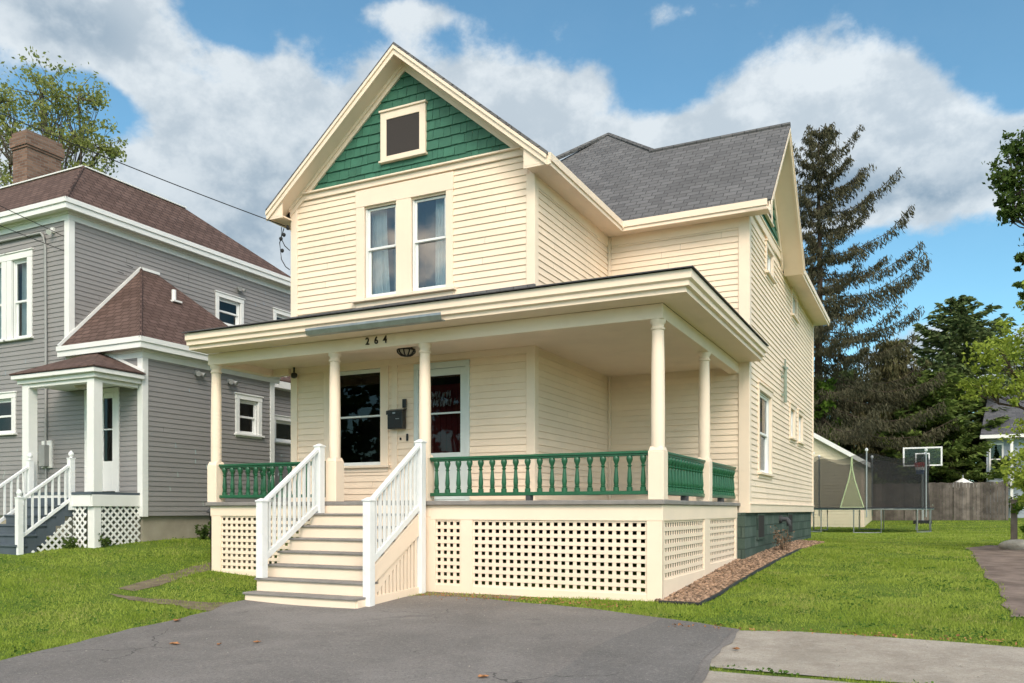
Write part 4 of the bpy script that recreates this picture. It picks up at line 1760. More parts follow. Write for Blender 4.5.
# steps
mb = MB()
mc = MB()
n = 6
zb = g(-15.5, 9.75)
for k in range(n):
    z = zb + (1.8 - zb) * (k + 1) / (n + .0) - .02
    y = 9.66 + .19 * k
    if k < n - 1:
        mb.box(-16.18, -14.93, y, y + .22, z - .04, z)
    mc.box(-16.15, -14.96, y + .025, y + .045, z - .25, z - .042)
for k in range(n):
    z = zb + (1.8 - zb) * (k + 1) / n - .062
    for x in (-16.15, -14.985):
        mc.box(x, x + .025, 9.71 + .19 * k, 9.90 + .19 * k - .001, z - .36, z)
ns = mb.build('entry_steps', M['bluegrey'], nb, bevel=.005)
mc.build('riser', M['bluegrey'], ns)
for x in (-14.95, -16.2):
    mb = MB()
    y0, y1 = 9.74, 10.78
    mb.bar((x, y0, 1.66), (x, y1, 2.40), .06, .05)
    mb.bar((x, y0, .98), (x, y1, 1.72), .05, .06)
    rl = mb.build('stair_railing', M['white'], nb, bevel=.004)
    for y, z0, z1 in ((y0, g(x, 9.74) - .03, 1.72), (y1, 1.5, 2.5)):
        mb = MB()
        mb.box(x - .05, x + .05, y - .05, y + .05, z0, z1)
        mb.box(x - .058, x + .058, y - .058, y + .058, z1, z1 + .018)
        mb.lathe((x, y, z1 + .018), [(.03, 0), (.022, .015), (.045, .05), (.05, .075), (.042, .105), (.02, .13), (.005, .145)], 12)
        mb.build('newel_post', M['white'], rl)
    for i in range(7):
        t = (i + .9) / 7.8
        y = y0 + (y1 - y0) * t
        mb = MB()
        mb.box(x - .016, x + .016, y - .016, y + .016, .99 + .74 * t, 1.65 + .74 * t)
        mb.build('baluster', M['white'], rl)
# electric meter and conduit
mb = MB()
nF.box(mb, -17.42, -17.08, .0, .05, 2.42, 3.02)
em = mb.build('electric_meter', M['nwhite'], nb, bevel=.005)
mb = MB()
nF.box(mb, -17.36, -17.16, .05, .16, 2.45, 2.92)
mb.lathe((-17.45, NY - .12, 2.55), [(.02, 0), (.09, .02), (.1, .12), (.09, .2), (.02, .22)], 12)
mb.tube([(-17.45, NY - .12, 2.30), (-17.45, NY - .12, 2.6)], .03, 8)
mb.build('meter_case', M['paleplastic'], em, bevel=.005)
mb = MB()
mb.tube([(-17.27, NY - .05, 2.9), (-17.27, NY - .05, 5.2), (-17.30, NY - .05, 7.3), (-17.34, NY - .05, 7.5), (-17.44, NY - .05, 7.6), (-19.6, NY - .05, 7.62)], .028, 8)
mb.tube([(-17.27, NY - .05, 2.5), (-17.24, NY - .05, 1.2)], .02, 8)
mb.build('conduit', M['paleplastic'], nb, smooth=True)
mb = MB()
nF.box(mb, -17.10, -17.02, .0, .06, 7.55, 7.66)
mb.tube([nF.P(-17.06, .06, 7.6), nF.P(-17.02, .16, 7.52)], [.03, .06], 10)
mb.build('flood_light', M['nwhite'], nb)

# gas meter on the neighbour's side wall
gm = thing('gas_meter', 'grey gas meter with pipes against the concrete foundation of the grey house', 'gas meter', (-14.1, 13.5, .9))
mb = MB()
cx, cy = -14.05, 13.60
mb.tube([(cx, cy - .02, 1.22), (cx, cy + .26, 1.22)], [.14, .14], 14)
mb.tube([(cx, cy - .06, 1.22), (cx, cy - .02, 1.22)], [.09, .14], 14)
mb.box(cx - .09, cx + .09, cy, cy + .24, 1.25, 1.42)
mb.build('meter_body', M['galv'], gm, smooth=True)
mb = MB()
mb.tube([(cx, cy - .14, .85), (cx, cy - .14, 1.5), (cx, cy - .10, 1.56), (cx, cy + .04, 1.56), (cx, cy + .04, 1.40)], .026, 8)
mb.tube([(cx, cy + .2, 1.40), (cx, cy + .2, 1.58), (cx - .3, cy + .2, 1.58)], .026, 8)
mb.lathe((cx + .02, cy - .14, 1.42), [(.02, 0), (.09, .02), (.1, .05), (.05, .1), (.03, .14)], 12)
mb.build('pipework', M['lead'], gm, smooth=True)
# ------------------------------------------------------------------ back yard
ga = thing('garage', 'cream clapboard garage with low white gable roof behind the trampoline', 'garage', (-5.5, 42, .8))
gf, gs = front(41.2), right(-2.5)
GXL, GXR, GP = -8.9, -2.5, -5.7
mb = MB()
sl = .62
siding(mb, gf, GXL, GXR, .55, 5.7, [], .15, clip=lambda z: (GXL + max(0, (z - 3.7)) / sl, GXR - max(0, (z - 3.7)) / sl))
mb.build('wall', mat('pale_cream_garage_paint', (.70, .62, .45), .6, .04, 1), ga, recalc=False)
mb = MB()
siding(mb, gs, 41.2, 48, .55, 3.75, [], .15)
mb.build('wall', bpy.data.materials['pale_cream_garage_paint'], ga, recalc=False)
mb = MB()
mb.box(GXR - .12, GXR + .03, 41.17, 41.3, .55, 3.7)
mb.build('corner_board', M['creamtrim'], ga)
grf = slab('roof', [[(GP, 40.9, 5.75), (GXR + .3, 40.9, 3.62), (GXR + .3, 48.2, 3.62), (GP, 48.2, 5.75)],
                    [(GXL - .3, 40.9, 3.62), (GP, 40.9, 5.75), (GP, 48.2, 5.75), (GXL - .3, 48.2, 3.62)]], M['farroof'], ga, th=.05)
mb = MB()
rake(mb, gf, [(GXL - .3, 3.62), (GP, 5.75), (GXR + .3, 3.62)], .27, .31, .0, .22)
rake(mb, gf, [(GXL - .3, 3.62), (GP, 5.75), (GXR + .3, 3.62)], .0, .27, .12, .15)
mb.build('rake_board', M['nwhite'], grf)

# trampoline
TX, TY_, TR = -2.0, 36.5, 2.3
tz = g(TX, TY_)
tr = thing('trampoline', 'round trampoline with black safety net and steel legs on the back lawn', 'trampoline', (TX, TY_, tz))
RZ_ = tz + .92


def circ(r, z, n=48):
    return [(TX + r * math.cos(2 * math.pi * k / n), TY_ + r * math.sin(2 * math.pi * k / n), z) for k in range(n + 1)]


mb = MB()
mb.tube(circ(TR, RZ_), .032, 8, cap=False)
mb.build('frame_ring', M['steel'], tr, smooth=True)
mb = MB()
mb.lathe((TX, TY_, RZ_ - .01), [(.01, 0), (TR - .25, 0), (TR - .25, .012), (.01, .012)], 40)
mb.build('jumping_mat', M['trampblack'], tr)
mb = MB()
mb.lathe((TX, TY_, RZ_ + .03), [(TR - .25, 0), (TR + .06, 0), (TR + .06, .03), (TR - .25, .03)], 40)
mb.build('edge_pad', M['foam'], tr)
for k in range(6):
    t = 2 * math.pi * (k + .32) / 6
    cx, cy = TX + TR * math.cos(t), TY_ + TR * math.sin(t)
    t2 = t + .42
    ex_, ey_ = TX + TR * math.cos(t2), TY_ + TR * math.sin(t2)
    mb = MB()
    mb.tube([(cx, cy, RZ_), (cx, cy, g(cx, cy) + .03), ((cx + ex_) / 2, (cy + ey_) / 2, g(cx, cy) + .02), (ex_, ey_, g(ex_, ey_) + .03), (ex_, ey_, RZ_)], .026, 8)
    mb.build('leg', M['steel'], tr, smooth=True)
    px_, py_ = TX + (TR + .04) * math.cos(t + .2), TY_ + (TR + .04) * math.sin(t + .2)
    mb = MB()
    mb.tube([(px_, py_, RZ_ - .3), (px_, py_, RZ_ + 2.2)], .024, 8)
    pole = mb.build('net_pole', M['steel'], tr, smooth=True)
    mb = MB()
    mb.lathe((px_, py_, RZ_ + 2.18), [(.03, 0), (.055, .03), (.055, .09), (.02, .13)], 10)
    mb.build('pole_cap', M['hoopwhite'], pole)
# net: open weave is a see-through cloth
m, t, b = newmat('black_safety_net')
nt = m.node_tree
tp = t.n('ShaderNodeBsdfTransparent')
mx = t.n('ShaderNodeMixShader')
mx.inputs[0].default_value = .58
b.inputs['Base Color'].default_value = (.018, .018, .019, 1)
b.inputs['Roughness'].default_value = .9
t.link(tp.outputs[0], mx.inputs[1])
t.link(b.outputs[0], mx.inputs[2])
t.link(mx.outputs[0], nt.nodes['Material Output'].inputs[0])
mb = MB()
n = 72
rows = 6
vs, fs = [], []
for j in range(rows + 1):
    for k in range(n):
        th = 2 * math.pi * k / n
        sag = .22 * math.sin(3 * (th - .53)) ** 2 * (j / rows) ** 3
        r_ = TR - .12 - .05 * math.sin(j / rows * math.pi)
        vs.append((TX + r_ * math.cos(th), TY_ + r_ * math.sin(th), RZ_ + .03 + 2.1 * j / rows - sag))
for j in range(rows):
    for k in range(n):
        fs.append([j * n + k, j * n + (k + 1) % n, (j + 1) * n + (k + 1) % n, (j + 1) * n + k])
mb.add(vs, fs)
mb.build('safety_net', m, tr, smooth=True, recalc=False)
mb = MB()
th = -1.80
E3 = lambda dx, z: (TX + (TR - .06) * math.cos(th + dx * .75), TY_ + (TR - .06) * math.sin(th + dx * .75), RZ_ + z)
mb.tube([E3(-.26, .06), E3(-.17, .55), E3(-.07, 1.1), E3(-.02, 1.5), E3(0, 2.0)], .022, 6)
mb.tube([E3(.26, .06), E3(.17, .55), E3(.07, 1.1), E3(.02, 1.5), E3(.01, 2.0)], .022, 6)
mb.tube([E3(-.26, .06), E3(.26, .06)], .02, 6)
fp = mb.build('entry_zip', M['limegreen'], tr)
m, t, b = newmat('pale_flap_mesh')
nt = m.node_tree
tp = t.n('ShaderNodeBsdfTransparent')
mx = t.n('ShaderNodeMixShader')
mx.inputs[0].default_value = .32
b.inputs['Base Color'].default_value = (.48, .52, .30, 1)
t.link(tp.outputs[0], mx.inputs[1])
t.link(b.outputs[0], mx.inputs[2])
t.link(mx.outputs[0], nt.nodes['Material Output'].inputs[0])
mb = MB()
mb.add([E3(-.25, .06), E3(.25, .06), E3(.16, .55), E3(-.16, .55), E3(.06, 1.1), E3(-.06, 1.1), E3(.01, 1.5), E3(-.01, 1.5)], [[0, 1, 2, 3], [3, 2, 4, 5], [5, 4, 6, 7]])
mb.build('entry_flap', m, tr, recalc=False)

# basketball hoop behind it
hx, hy = -.10, 43.0
bh = thing('basketball_hoop', 'portable basketball hoop with clear white-edged backboard behind the trampoline', 'basketball hoop', (hx, hy, g(hx, hy)))
hz = g(hx, hy)
mb = MB()
mb.tube([(hx, hy + .8, hz), (hx, hy + .75, hz + 2.4), (hx, hy + .1, hz + 3.1)], .05, 8)
mb.build('pole', M['steel'], bh)
mb = MB()
mb.box(hx - .4, hx + .4, hy + .6, hy + 1.4, hz - .02, hz + .2)
mb.build('base', M['black'], bh, bevel=.03)
mb = MB()
hf = front(hy)
z0, z1 = hz + 2.72, hz + 3.60
u0, u1 = hx - .82, hx + .82
for a in ((u0, u0 + .07, z0, z1), (u1 - .07, u1, z0, z1), (u0 + .07, u1 - .07, z0, z0 + .06), (u0 + .07, u1 - .07, z1 - .07, z1)):
    hf.box(mb, a[0], a[1], -.02, .02, a[2], a[3])
for a in ((hx - .3, hx - .25, z0 + .1, z0 + .6), (hx + .25, hx + .3, z0 + .1, z0 + .6), (hx - .25, hx + .25, z0 + .55, z0 + .6)):
    hf.box(mb, a[0], a[1], -.02, .024, a[2], a[3])
bd = mb.build('backboard_frame', M['hoopwhite'], bh)
mb = MB()
hf.box(mb, u0 + .07, u1 - .07, -.004, .004, z0 + .06, z1 - .07)
mb.build('acrylic_panel', M['acrylic'], bd)
mb = MB()
rc = (hx - .1, hy - .42)
mb.tube([(rc[0] + .23 * math.cos(2 * math.pi * k / 20), rc[1] + .23 * math.sin(2 * math.pi * k / 20), z0 + .12) for k in range(21)], .02, 6, cap=False)
hf.box(mb, hx - .2, hx + .1, .02, .2, z0 + .02, z0 + .16)
mb.build('rim', M['hoopred'], bh)
for nm, mtl, za, zb, ra, rb in (('net', 'hoopred', .12, -.06, .23, .2), ('net', 'hoopwhite', -.06, -.2, .2, .17), ('net', 'hoopblue', -.2, -.38, .17, .14)):
    mb = MB()
    for k in range(12):
        for s in (1, -1):
            a, b_ = 2 * math.pi * k / 12, 2 * math.pi * (k + s * .7) / 12
            mb.tube([(rc[0] + ra * math.cos(a), rc[1] + ra * math.sin(a), z0 + za), (rc[0] + rb * math.cos(b_), rc[1] + rb * math.sin(b_), z0 + zb)], .018, 4)
    mb.build(nm, M[mtl], bh)

# wooden fence: post by post, with its boards
FA, FB_ = Vector((-7.5, 48.2, 0)), Vector((3.55, 46.6, 0))
fe = thing('wooden_fence', 'weathered grey board fence across the end of the back lawn', 'fence', ((FA + FB_) / 2 + Vector((0, 0, .9))))
d = (FB_ - FA)
L = d.length
d.normalize()
nn = Vector((d.y, -d.x, 0))
k = 0
npan = 5
rf = random.Random(8)
for p in range(npan):
    mb = MB()
    s0, s1 = L * p / npan, L * (p + 1) / npan
    s = s0 + .06
    while s < s1 - .05:
        w = .14
        zt = 2.86 + rf.uniform(-.03, .03)
        a = FA + d * s + nn * rf.uniform(.0, .012)
        b_ = FA + d * min(s + w, s1 - .06) + nn * rf.uniform(.0, .012)
        zg = g(a.x, a.y) - .05
        t_ = nn * .02
        mb.hexa([(*(a + t_).xy, zg), (*(b_ + t_).xy, zg), (*b_.xy, zg), (*a.xy, zg), (*(a + t_).xy, zt), (*(b_ + t_).xy, zt), (*b_.xy, zt), (*a.xy, zt)])
        s += w + .008
    for z in (1.3, 2.5):
        a, b_ = FA + d * (s0 + .06) - nn * .03, FA + d * (s1 - .06) - nn * .03
        mb.bar((*a.xy, z), (*b_.xy, z), .04, .09)
    mb.build('fence_panel', M['fencewood'], fe)
for p in range(npan + 1):
    a = FA + d * (L * p / npan)
    mb = MB()
    zt = 2.9 if p < npan else 2.93
    mb.box(a.x - .05, a.x + .05, a.y - .05, a.y + .05, .8, zt)
    mb.build('post', M['fencewood'], fe)

# patio umbrella showing over the fence
pu = thing('patio_umbrella', 'white patio umbrella top showing over the wooden fence', 'umbrella', (1.75, 48.7, g(1.75, 48.7)))
mb = MB()
mb.lathe((1.75, 48.7, 2.66), [(.75, 0), (.75, .03), (.45, .24), (.05, .46), (.02, .5)], 8)
mb.build('canopy', M['umbrella'], pu)
mb = MB()
mb.tube([(1.75, 48.7, 1.0), (1.75, 48.7, 3.3)], .03, 8)
mb.build('pole', M['steel'], pu)

# grey house behind the trees at the right
fh = thing('far_house', 'pale grey house with dark roof half hidden behind the maple at right', 'house', (9, 60, 1.1))
hxl, hyf = 2.9, 50.4
ff = front(hyf)
mb = MB()
siding(mb, ff, hxl, hxl + 9, .9, 5.4, [(3.1, 3.6, 3.4, 4.9)], .2)
siding(mb, leftf(hxl), -60, -hyf, .9, 5.4, [], .2)
mb.build('wall', M['farwall'], fh, recalc=False)
wd = MB()
ff.box(wd, 3.02, 3.1, 0, .06, 3.35, 5.0)
ff.box(wd, 3.6, 3.68, 0, .06, 3.35, 5.0)
ff.box(wd, 3.1, 3.6, 0, .06, 4.9, 5.0)
ff.box(wd, 3.1, 3.6, 0, .06, 3.3, 3.4)
ff.box(wd, 3.1, 3.6, 0, .04, 4.12, 4.18)
wd = wd.build('window', M['nwhite'], fh)
mb = MB()
ff.box(mb, 3.1, 3.6, -.05, .0, 3.4, 4.9)
mb.build('pane', M['glass'], wd)
mb = MB()
ff.box(mb, 3.95, 4.08, .3, .45, .9, 5.3)
mb.build('porch_post', M['nwhite'], fh)
frr = slab('roof', [[(hxl - .3, hyf - .6, 5.45), (hxl + 9.4, hyf - .6, 5.45), (hxl + 9.0, hyf + 3.2, 8.4), (hxl + .35, hyf + 3.2, 8.4)],
                    [(hxl - .3, hyf + 9, 5.45), (hxl - .3, hyf - .6, 5.45), (hxl + .35, hyf + 3.2, 8.4)]], M['farroof'], fh, th=.06)
mb = MB()
ff.box(mb, hxl - .32, hxl + 9.4, .0, .62, 5.22, 5.40)
mb.build('eave', M['nwhite'], frr)

# weathered post and stone at the edge of the side drive
po = thing('garden_post', 'short weathered wooden post beside the shrub at the right edge', 'post', (1.72, 20.9, g(1.72, 20.9)))
mb = MB()
z0 = g(1.72, 20.9) - .05
mb.box(1.66, 1.78, 20.84, 20.96, z0, z0 + 1.05)
mb.box(1.64, 1.80, 20.82, 20.98, z0 + 1.05, z0 + 1.09)
mb.build('shaft', M['fencewood'], po, bevel=.01)


def rock(mb, c, r, n=2, seed=0, sq=(1, 1, .6)):
    bm = bmesh.new()
    bmesh.ops.create_icosphere(bm, subdivisions=n, radius=1)
    q = random.Random(seed)
    offs = [Vector((q.uniform(-1, 1), q.uniform(-1, 1), q.uniform(-1, 1))).normalized() for _ in range(9)]
    vs = []
    for v in bm.verts:
        k = 1.
        for o in offs:
            k -= .25 * max(0, v.co.dot(o) - .62)
        vs.append((c[0] + v.co.x * r * k * sq[0], c[1] + v.co.y * r * k * sq[1], c[2] + v.co.z * r * k * sq[2]))
    mb.add(vs, [[v.index for v in f.verts] for f in bm.faces])
    bm.free()


mb = MB()
rock(mb, (1.72, 19.6, g(1.72, 19.6) + .06), .33, 3, 4, (1.2, .9, .5))
o = mb.build('boulder', M['stone'], None)
tag(o, 'flat pale stone lying in front of the weathered post', 'stone')

# overhead wires and the street pole that carries them
ply = (-17.5, 3.5)
up = thing('utility_pole', 'tall wooden utility pole by the street to the left of the grey house', 'pole', (*ply, g(*ply)))
mb = MB()
mb.tube([(*ply, -.2), (*ply, 10.9)], [.17, .12], 12)
mb.build('shaft', M['pole'], up, smooth=True)
mb = MB()
mb.box(ply[0] - .06, ply[0] + .06, ply[1] - 1.1, ply[1] + 1.1, 10.2, 10.32)
mb.build('crossarm', M['pole'], up)


def wire(p, q, sag, label, r=.008, n=24):
    p, q = Vector(p), Vector(q)
    mb = MB()
    mb.tube([p + (q - p) * (i / n) - Vector((0, 0, sag * 4 * (i / n) * (1 - i / n))) for i in range(n + 1)], r, 5)
    o = mb.build('overhead_wire', M['wire'], None)
    return tag(o, label, 'wire')


WA = (-10.34, 11.68, 6.62)
w1 = wire((ply[0], ply[1], 10.15), WA, .22, 'black service cable running to the upper left corner of the cream house', .009)
wire((ply[0], ply[1], 9.45), (NX + .02, 13.5, 7.15), .18, 'upper of the two thin wires crossing the grey house to its extension roof')
wire((ply[0], ply[1], 8.45), (NX + .02, 13.25, 6.95), .12, 'lower of the two thin wires crossing the grey house to its extension roof')
mb = MB()
mb.tube([(-10.40, 11.7, 6.60), (-10.50, 11.7, 6.35), (-10.46, 11.7, 6.05), (-10.36, 11.7, 5.9), (-10.31, 11.75, 5.85)], .009, 5)
mb.tube([(-10.44, 11.68, 6.62), (-10.46, 11.7, 6.42), (-10.38, 11.7, 6.28), (-10.31, 11.75, 6.2)], .009, 5)
for c in ((-10.47, 11.7, 6.42), (-10.40, 11.7, 6.48), (-10.44, 11.7, 6.2)):
    rock(mb, c, .035, 2, 1, (1, 1, 1.2))
mb.lathe((-10.31, 11.7, 6.56), [(.02, 0), (.035, .03), (.02, .08)], 8)
o = mb.build('drip_loop', M['wire'], None)
tag(o, 'black looped splices hanging at the upper left corner of the cream house', 'cable')

# fallen leaves on the asphalt
lv = None
fl_specs = [(-6.75, 6.0, .05, .3, 'largest curled dead leaf on the asphalt in front of the lawn'), (-6.30, 6.15, .03, 1.9, 'small dead leaf beside the largest leaf on the asphalt'),
            (-6.02, 6.38, .038, 1.2, 'split dead leaf on the asphalt, last of the row toward the steps'), (-3.1, 5.75, .04, .8, 'pale dead leaf on the asphalt at the bottom edge of the photo'),
            (-7.95, 7.1, .06, 2.2, 'dead leaf at the edge where the left lawn meets the asphalt'), (-1.5, 7.5, .035, 2.8, 'tiny pale leaf at the corner of the asphalt and the sidewalk')]
for x, y, s, rot, lab in fl_specs:
    mb = MB()
    q = random.Random(int(s * 1000))
    rim = []
    N = 11
    for k in range(N):
        a = 2 * math.pi * k / N
        rr_ = s * (.55 + .45 * abs(math.cos(a * 2.5))) * (1.25 if abs(math.cos(a)) > .8 else .8)
        rim.append((rr_ * math.cos(a + rot), rr_ * math.sin(a + rot), .012 + .22 * s * abs(math.sin(a)) ** 2 + q.uniform(0, .01)))
    z = g(x, y) + .017
    top = [(x, y, z + .008)] + [(x + a, y + b_, z + c) for a, b_, c in rim]
    bot = [(a, b_, c - .002) for a, b_, c in top]
    n = N + 1
    fs = []
    for k in range(N):
        i, j = 1 + k, 1 + (k + 1) % N
        fs += [[0, i, j], [n, n + j, n + i], [i, n + i, n + j, j]]
    mb.add(top + bot, fs)
    o = mb.build('fallen_leaf', M['deadleaf'], None, recalc=False)
    tag(o, lab, 'leaf', 'dead leaves on the asphalt')

# edging along the gravel bed
mb = MB()
pts = [(-2.99, 10.21), (-2.47, 10.14), (-2.42, 11), (-2.41, 12.03), (-2.37, 13.3), (-2.33, 14.52), (-2.31, 16.3), (-2.30, 18.05)]
mb.tube([(x, y, g(x, y) + .015) for x, y in pts], .028, 6)
o = mb.build('garden_edging', M['plasticblack'], None)
tag(o, 'black plastic edging between the gravel bed and the lawn', 'edging')
# ------------------------------------------------------------------ vegetation
def unit(n, g_=rng):
    v = g_.normal(size=(n, 3))
    return v / np.linalg.norm(v, axis=1)[:, None]


def leaf_quads(C, size, aspect=.55, up=None, g_=rng, fold=0.):
    """rhombic leaves at centres C with random orientation; up: preferred axis (n,3) for the leaf's length"""
    n = len(C)
    a = unit(n, g_)
    if up is not None:
        a = a * .45 + up
        a /= np.linalg.norm(a, axis=1)[:, None]
    b = np.cross(a, unit(n, g_))
    b /= np.maximum(np.linalg.norm(b, axis=1), 1e-6)[:, None]
    s = size * g_.uniform(.6, 1.35, n)[:, None]
    V = np.stack([C - a * s, C + b * s * aspect, C + a * s, C - b * s * aspect], 1).reshape(-1, 3)
    Q = np.arange(4 * n).reshape(n, 4)
    return V, Q


def limb(mb, p, q, r0, r1, rr, wob=.08, n=5, sides=6):
    p, q = Vector(p), Vector(q)
    L = (q - p).length
    pts = []
    for i in range(n + 1):
        t = i / n
        k = 0 if i in (0, n) else 1
        pts.append(p.lerp(q, t) + Vector((rr.uniform(-1, 1), rr.uniform(-1, 1), rr.uniform(-.5, 1))) * L * wob * k)
    mb.tube(pts, [r0 + (r1 - r0) * i / n for i in range(n + 1)], sides)
    return pts


def broadleaf(name, label, base, fork, blobs, leaf, lmat, bark='bark', tr=.2, per=420, clumps=14, seed=1, group=None, twigs=True, cat='tree'):
    """trunk to the fork, limbs to each blob, twigs and leaf clumps through each blob's volume
    blobs: (x, y, z, r, weight) in world space"""
    rr = random.Random(seed)
    gg = np.random.default_rng(seed)
    t = thing(name, label, cat, base, group)
    mb = MB()
    fork = Vector(fork)
    limb(mb, Vector(base) - Vector((0, 0, .1)), fork, tr, tr * .7, rr, .03, 6, 10)
    VV, QQ, off = [], [], 0
    for bi, (x, y, z, r, wt) in enumerate(blobs):
        c = Vector((x, y, z))
        pts = limb(mb, fork.lerp(Vector(base), rr.uniform(0, .12)), c, tr * .42, tr * .12, rr, .07, 5, 6)
        nc = max(3, int(clumps * wt))
        for k in range(nc):
            d = Vector((rr.gauss(0, 1), rr.gauss(0, 1), rr.gauss(0, .8))).normalized()
            cc = c + d * r * rr.uniform(.35, 1.0)
            if twigs:
                limb(mb, pts[rr.choice((3, 4, 5))], cc, tr * .09, tr * .025, rr, .1, 3, 4)
            m = int(per / clumps * rr.uniform(.5, 1.5))
            rad = r * rr.uniform(.16, .34)
            C = np.array(cc) + gg.normal(size=(m, 3)) * rad * np.array([.62, .62, .42])
            v, q = leaf_quads(C, leaf, g_=gg)
            VV.append(v)
            QQ.append(q + off)
            off += len(v)
    mb.build('trunk', M[bark], t, smooth=True, origin=base)
    big_mesh('crown', np.concatenate(VV), np.concatenate(QQ), M[lmat], t, origin=base)
    return t


def conifer(name, label, base, H, rad, lmat, seed=1, zlow=.06, n_br=90, droop=.35, hang=True, leafs=.16, dens=1.0, lean=(0, 0), tr=.22, tipup=.3, power=.85, nodes=.32, bare=0., ragged=.25, per=8, climb=.55, wide=.24, cat='tree', group=None, bark='bark'):
    rr = random.Random(seed)
    gg = np.random.default_rng(seed)
    t = thing(name, label, cat, base, group)
    b0 = Vector(base)
    mb = MB()
    top = b0 + Vector((lean[0], lean[1], H))
    N = 14
    ax = [b0.lerp(top, i / N) + Vector((math.sin(i * .9) * .04 * H / 20, math.cos(i * 1.3) * .04 * H / 20, 0)) for i in range(N + 1)]
    mb.tube([b0 - Vector((0, 0, .2))] + ax[1:], [tr * (1 - .93 * i / N) + .01 for i in range(N + 1)], 8)
    VV, QQ, off = [], [], 0
    ga = 2.399
    for k in range(n_br):
        f = zlow + (1 - zlow) * ((k + rr.uniform(0, .8)) / n_br) ** .92
        f = min(f, .985)
        az = k * ga + rr.uniform(-.4, .4)
        L = rad * (1 - f) ** power * rr.uniform(1 - ragged, 1 + ragged) + .12 * rad * (1 - f) + .25
        i = f * N
        o = ax[int(i)].lerp(ax[min(int(i) + 1, N)], i - int(i))
        dirh = Vector((math.cos(az), math.sin(az), 0))
        steep = climb * (f - .42) + rr.uniform(-.08, .12)     # upper limbs climb, lower limbs fall
        pts = []
        m = 7
        for j in range(m + 1):
            u = j / m
            z = L * (steep * u - droop * u * (1 - .0) + (droop + tipup) * .75 * u ** 2.6 * .8)
            pts.append(o + dirh * L * u + Vector((rr.uniform(-.03, .03) * L, rr.uniform(-.03, .03) * L, z)))
        mb.tube(pts, [max(.012, tr * .16 * (1 - f * .6) * (1 - j / m)) + .006 for j in range(m + 1)], 4)
        cnt = max(3, int(L / nodes))
        side = dirh.cross(Vector((0, 0, 1)))
        for c_ in range(cnt):
            u = (c_ + rr.uniform(.1, .9)) / cnt
            if u < bare * rr.uniform(.4, 1.2):
                continue
            j = min(int(u * m), m - 1)
            p = pts[j].lerp(pts[j + 1], u * m - j)
            spread = L * wide * (1 - u * .75) + .06
            q = int(per * dens * rr.uniform(.6, 1.4))
            if q < 1:
                continue
            sgn = gg.uniform(-1, 1, q)
            C = np.array(p) + np.outer(sgn * spread, np.array(side)) + np.outer(np.abs(sgn) * spread * .5, np.array(dirh))
            C[:, 2] += gg.normal(size=q) * .05 - (gg.uniform(0, 1, q) * (.38 if hang else .12) * (L / rad + .25))
            C[:, :2] += gg.normal(size=(q, 2)) * .08
            if hang:
                upv = np.tile(np.array([0, 0, -1.]) * .8 + np.array(dirh) * .35, (q, 1))
                asp = .22
            else:
                upv = np.outer(np.sign(sgn), np.array(side)) * .5 + np.array(dirh) * .8 + np.array([0, 0, -.12])
                asp = .34
            v, qq = leaf_quads(C, leafs, asp, upv, gg)
            VV.append(v)
            QQ.append(qq + off)
            off += len(v)
    mb.build('trunk', M[bark], t, smooth=True, origin=base)
    big_mesh('crown', np.concatenate(VV), np.concatenate(QQ), M[lmat], t, origin=base)
    return t


def at(x, y):
    return (x, y, g(x, y))


# tall ragged spruce behind the house
conifer('spruce_tree', 'tall ragged dark spruce with bare hanging twigs rising behind the cream house', (-5.2, 48.5, .9), 21.6, 5.7, 'needle_spruce', seed=5,
        n_br=104, droop=.40, hang=True, leafs=.12, dens=1.0, tr=.30, tipup=.36, power=.60, nodes=.16, ragged=.5, per=34, zlow=.25, bare=.05, climb=1.05, wide=.15)
# dense dark evergreens beyond the fence
conifer('hemlock_tree', 'tallest broad green hemlock beyond the fence, right of the basketball hoop', (1.85, 55.8, 1.1), 12.9, 5.8, 'needle_bluegreen', seed=8,
        n_br=170, droop=.30, hang=False, leafs=.21, dens=1.2, tr=.26, tipup=.25, power=.62, nodes=.26, per=11, zlow=.08, ragged=.25)
conifer('hemlock_tree', 'bright green low hemlock just behind the basketball backboard', (.6, 52.0, 1.1), 8.0, 4.2, 'needle_green', seed=9,
        n_br=120, droop=.34, hang=False, leafs=.19, dens=1.3, tr=.2, tipup=.2, power=.5, nodes=.24, per=12, zlow=.24)
conifer('hemlock_tree', 'brownish dense evergreen between the tall spruce and the basketball hoop', (-1.8, 53, 1.1), 10.2, 3.6, 'needle_dead', seed=10,
        n_br=140, droop=.4, hang=True, leafs=.17, dens=1.4, tr=.2, tipup=.3, power=.55, nodes=.22, per=12, zlow=.24)
conifer('hemlock_tree', 'dark evergreen behind the end of the garage roof', (-4.4, 54.5, 1.1), 9.0, 3.6, 'needle_bluegreen', seed=12,
        n_br=120, droop=.4, hang=True, leafs=.18, dens=1.3, tr=.2, tipup=.3, power=.5, nodes=.24, per=11, zlow=.24)
conifer('hemlock_tree', 'dark green evergreen at the right end of the fence beside the grey far house', (6.5, 66, 1.1), 11.5, 3.6, 'needle_bluegreen', seed=14,
        n_br=120, droop=.35, hang=False, leafs=.2, dens=1.2, tr=.2, tipup=.2, power=.55, nodes=.25, per=11, zlow=.24)
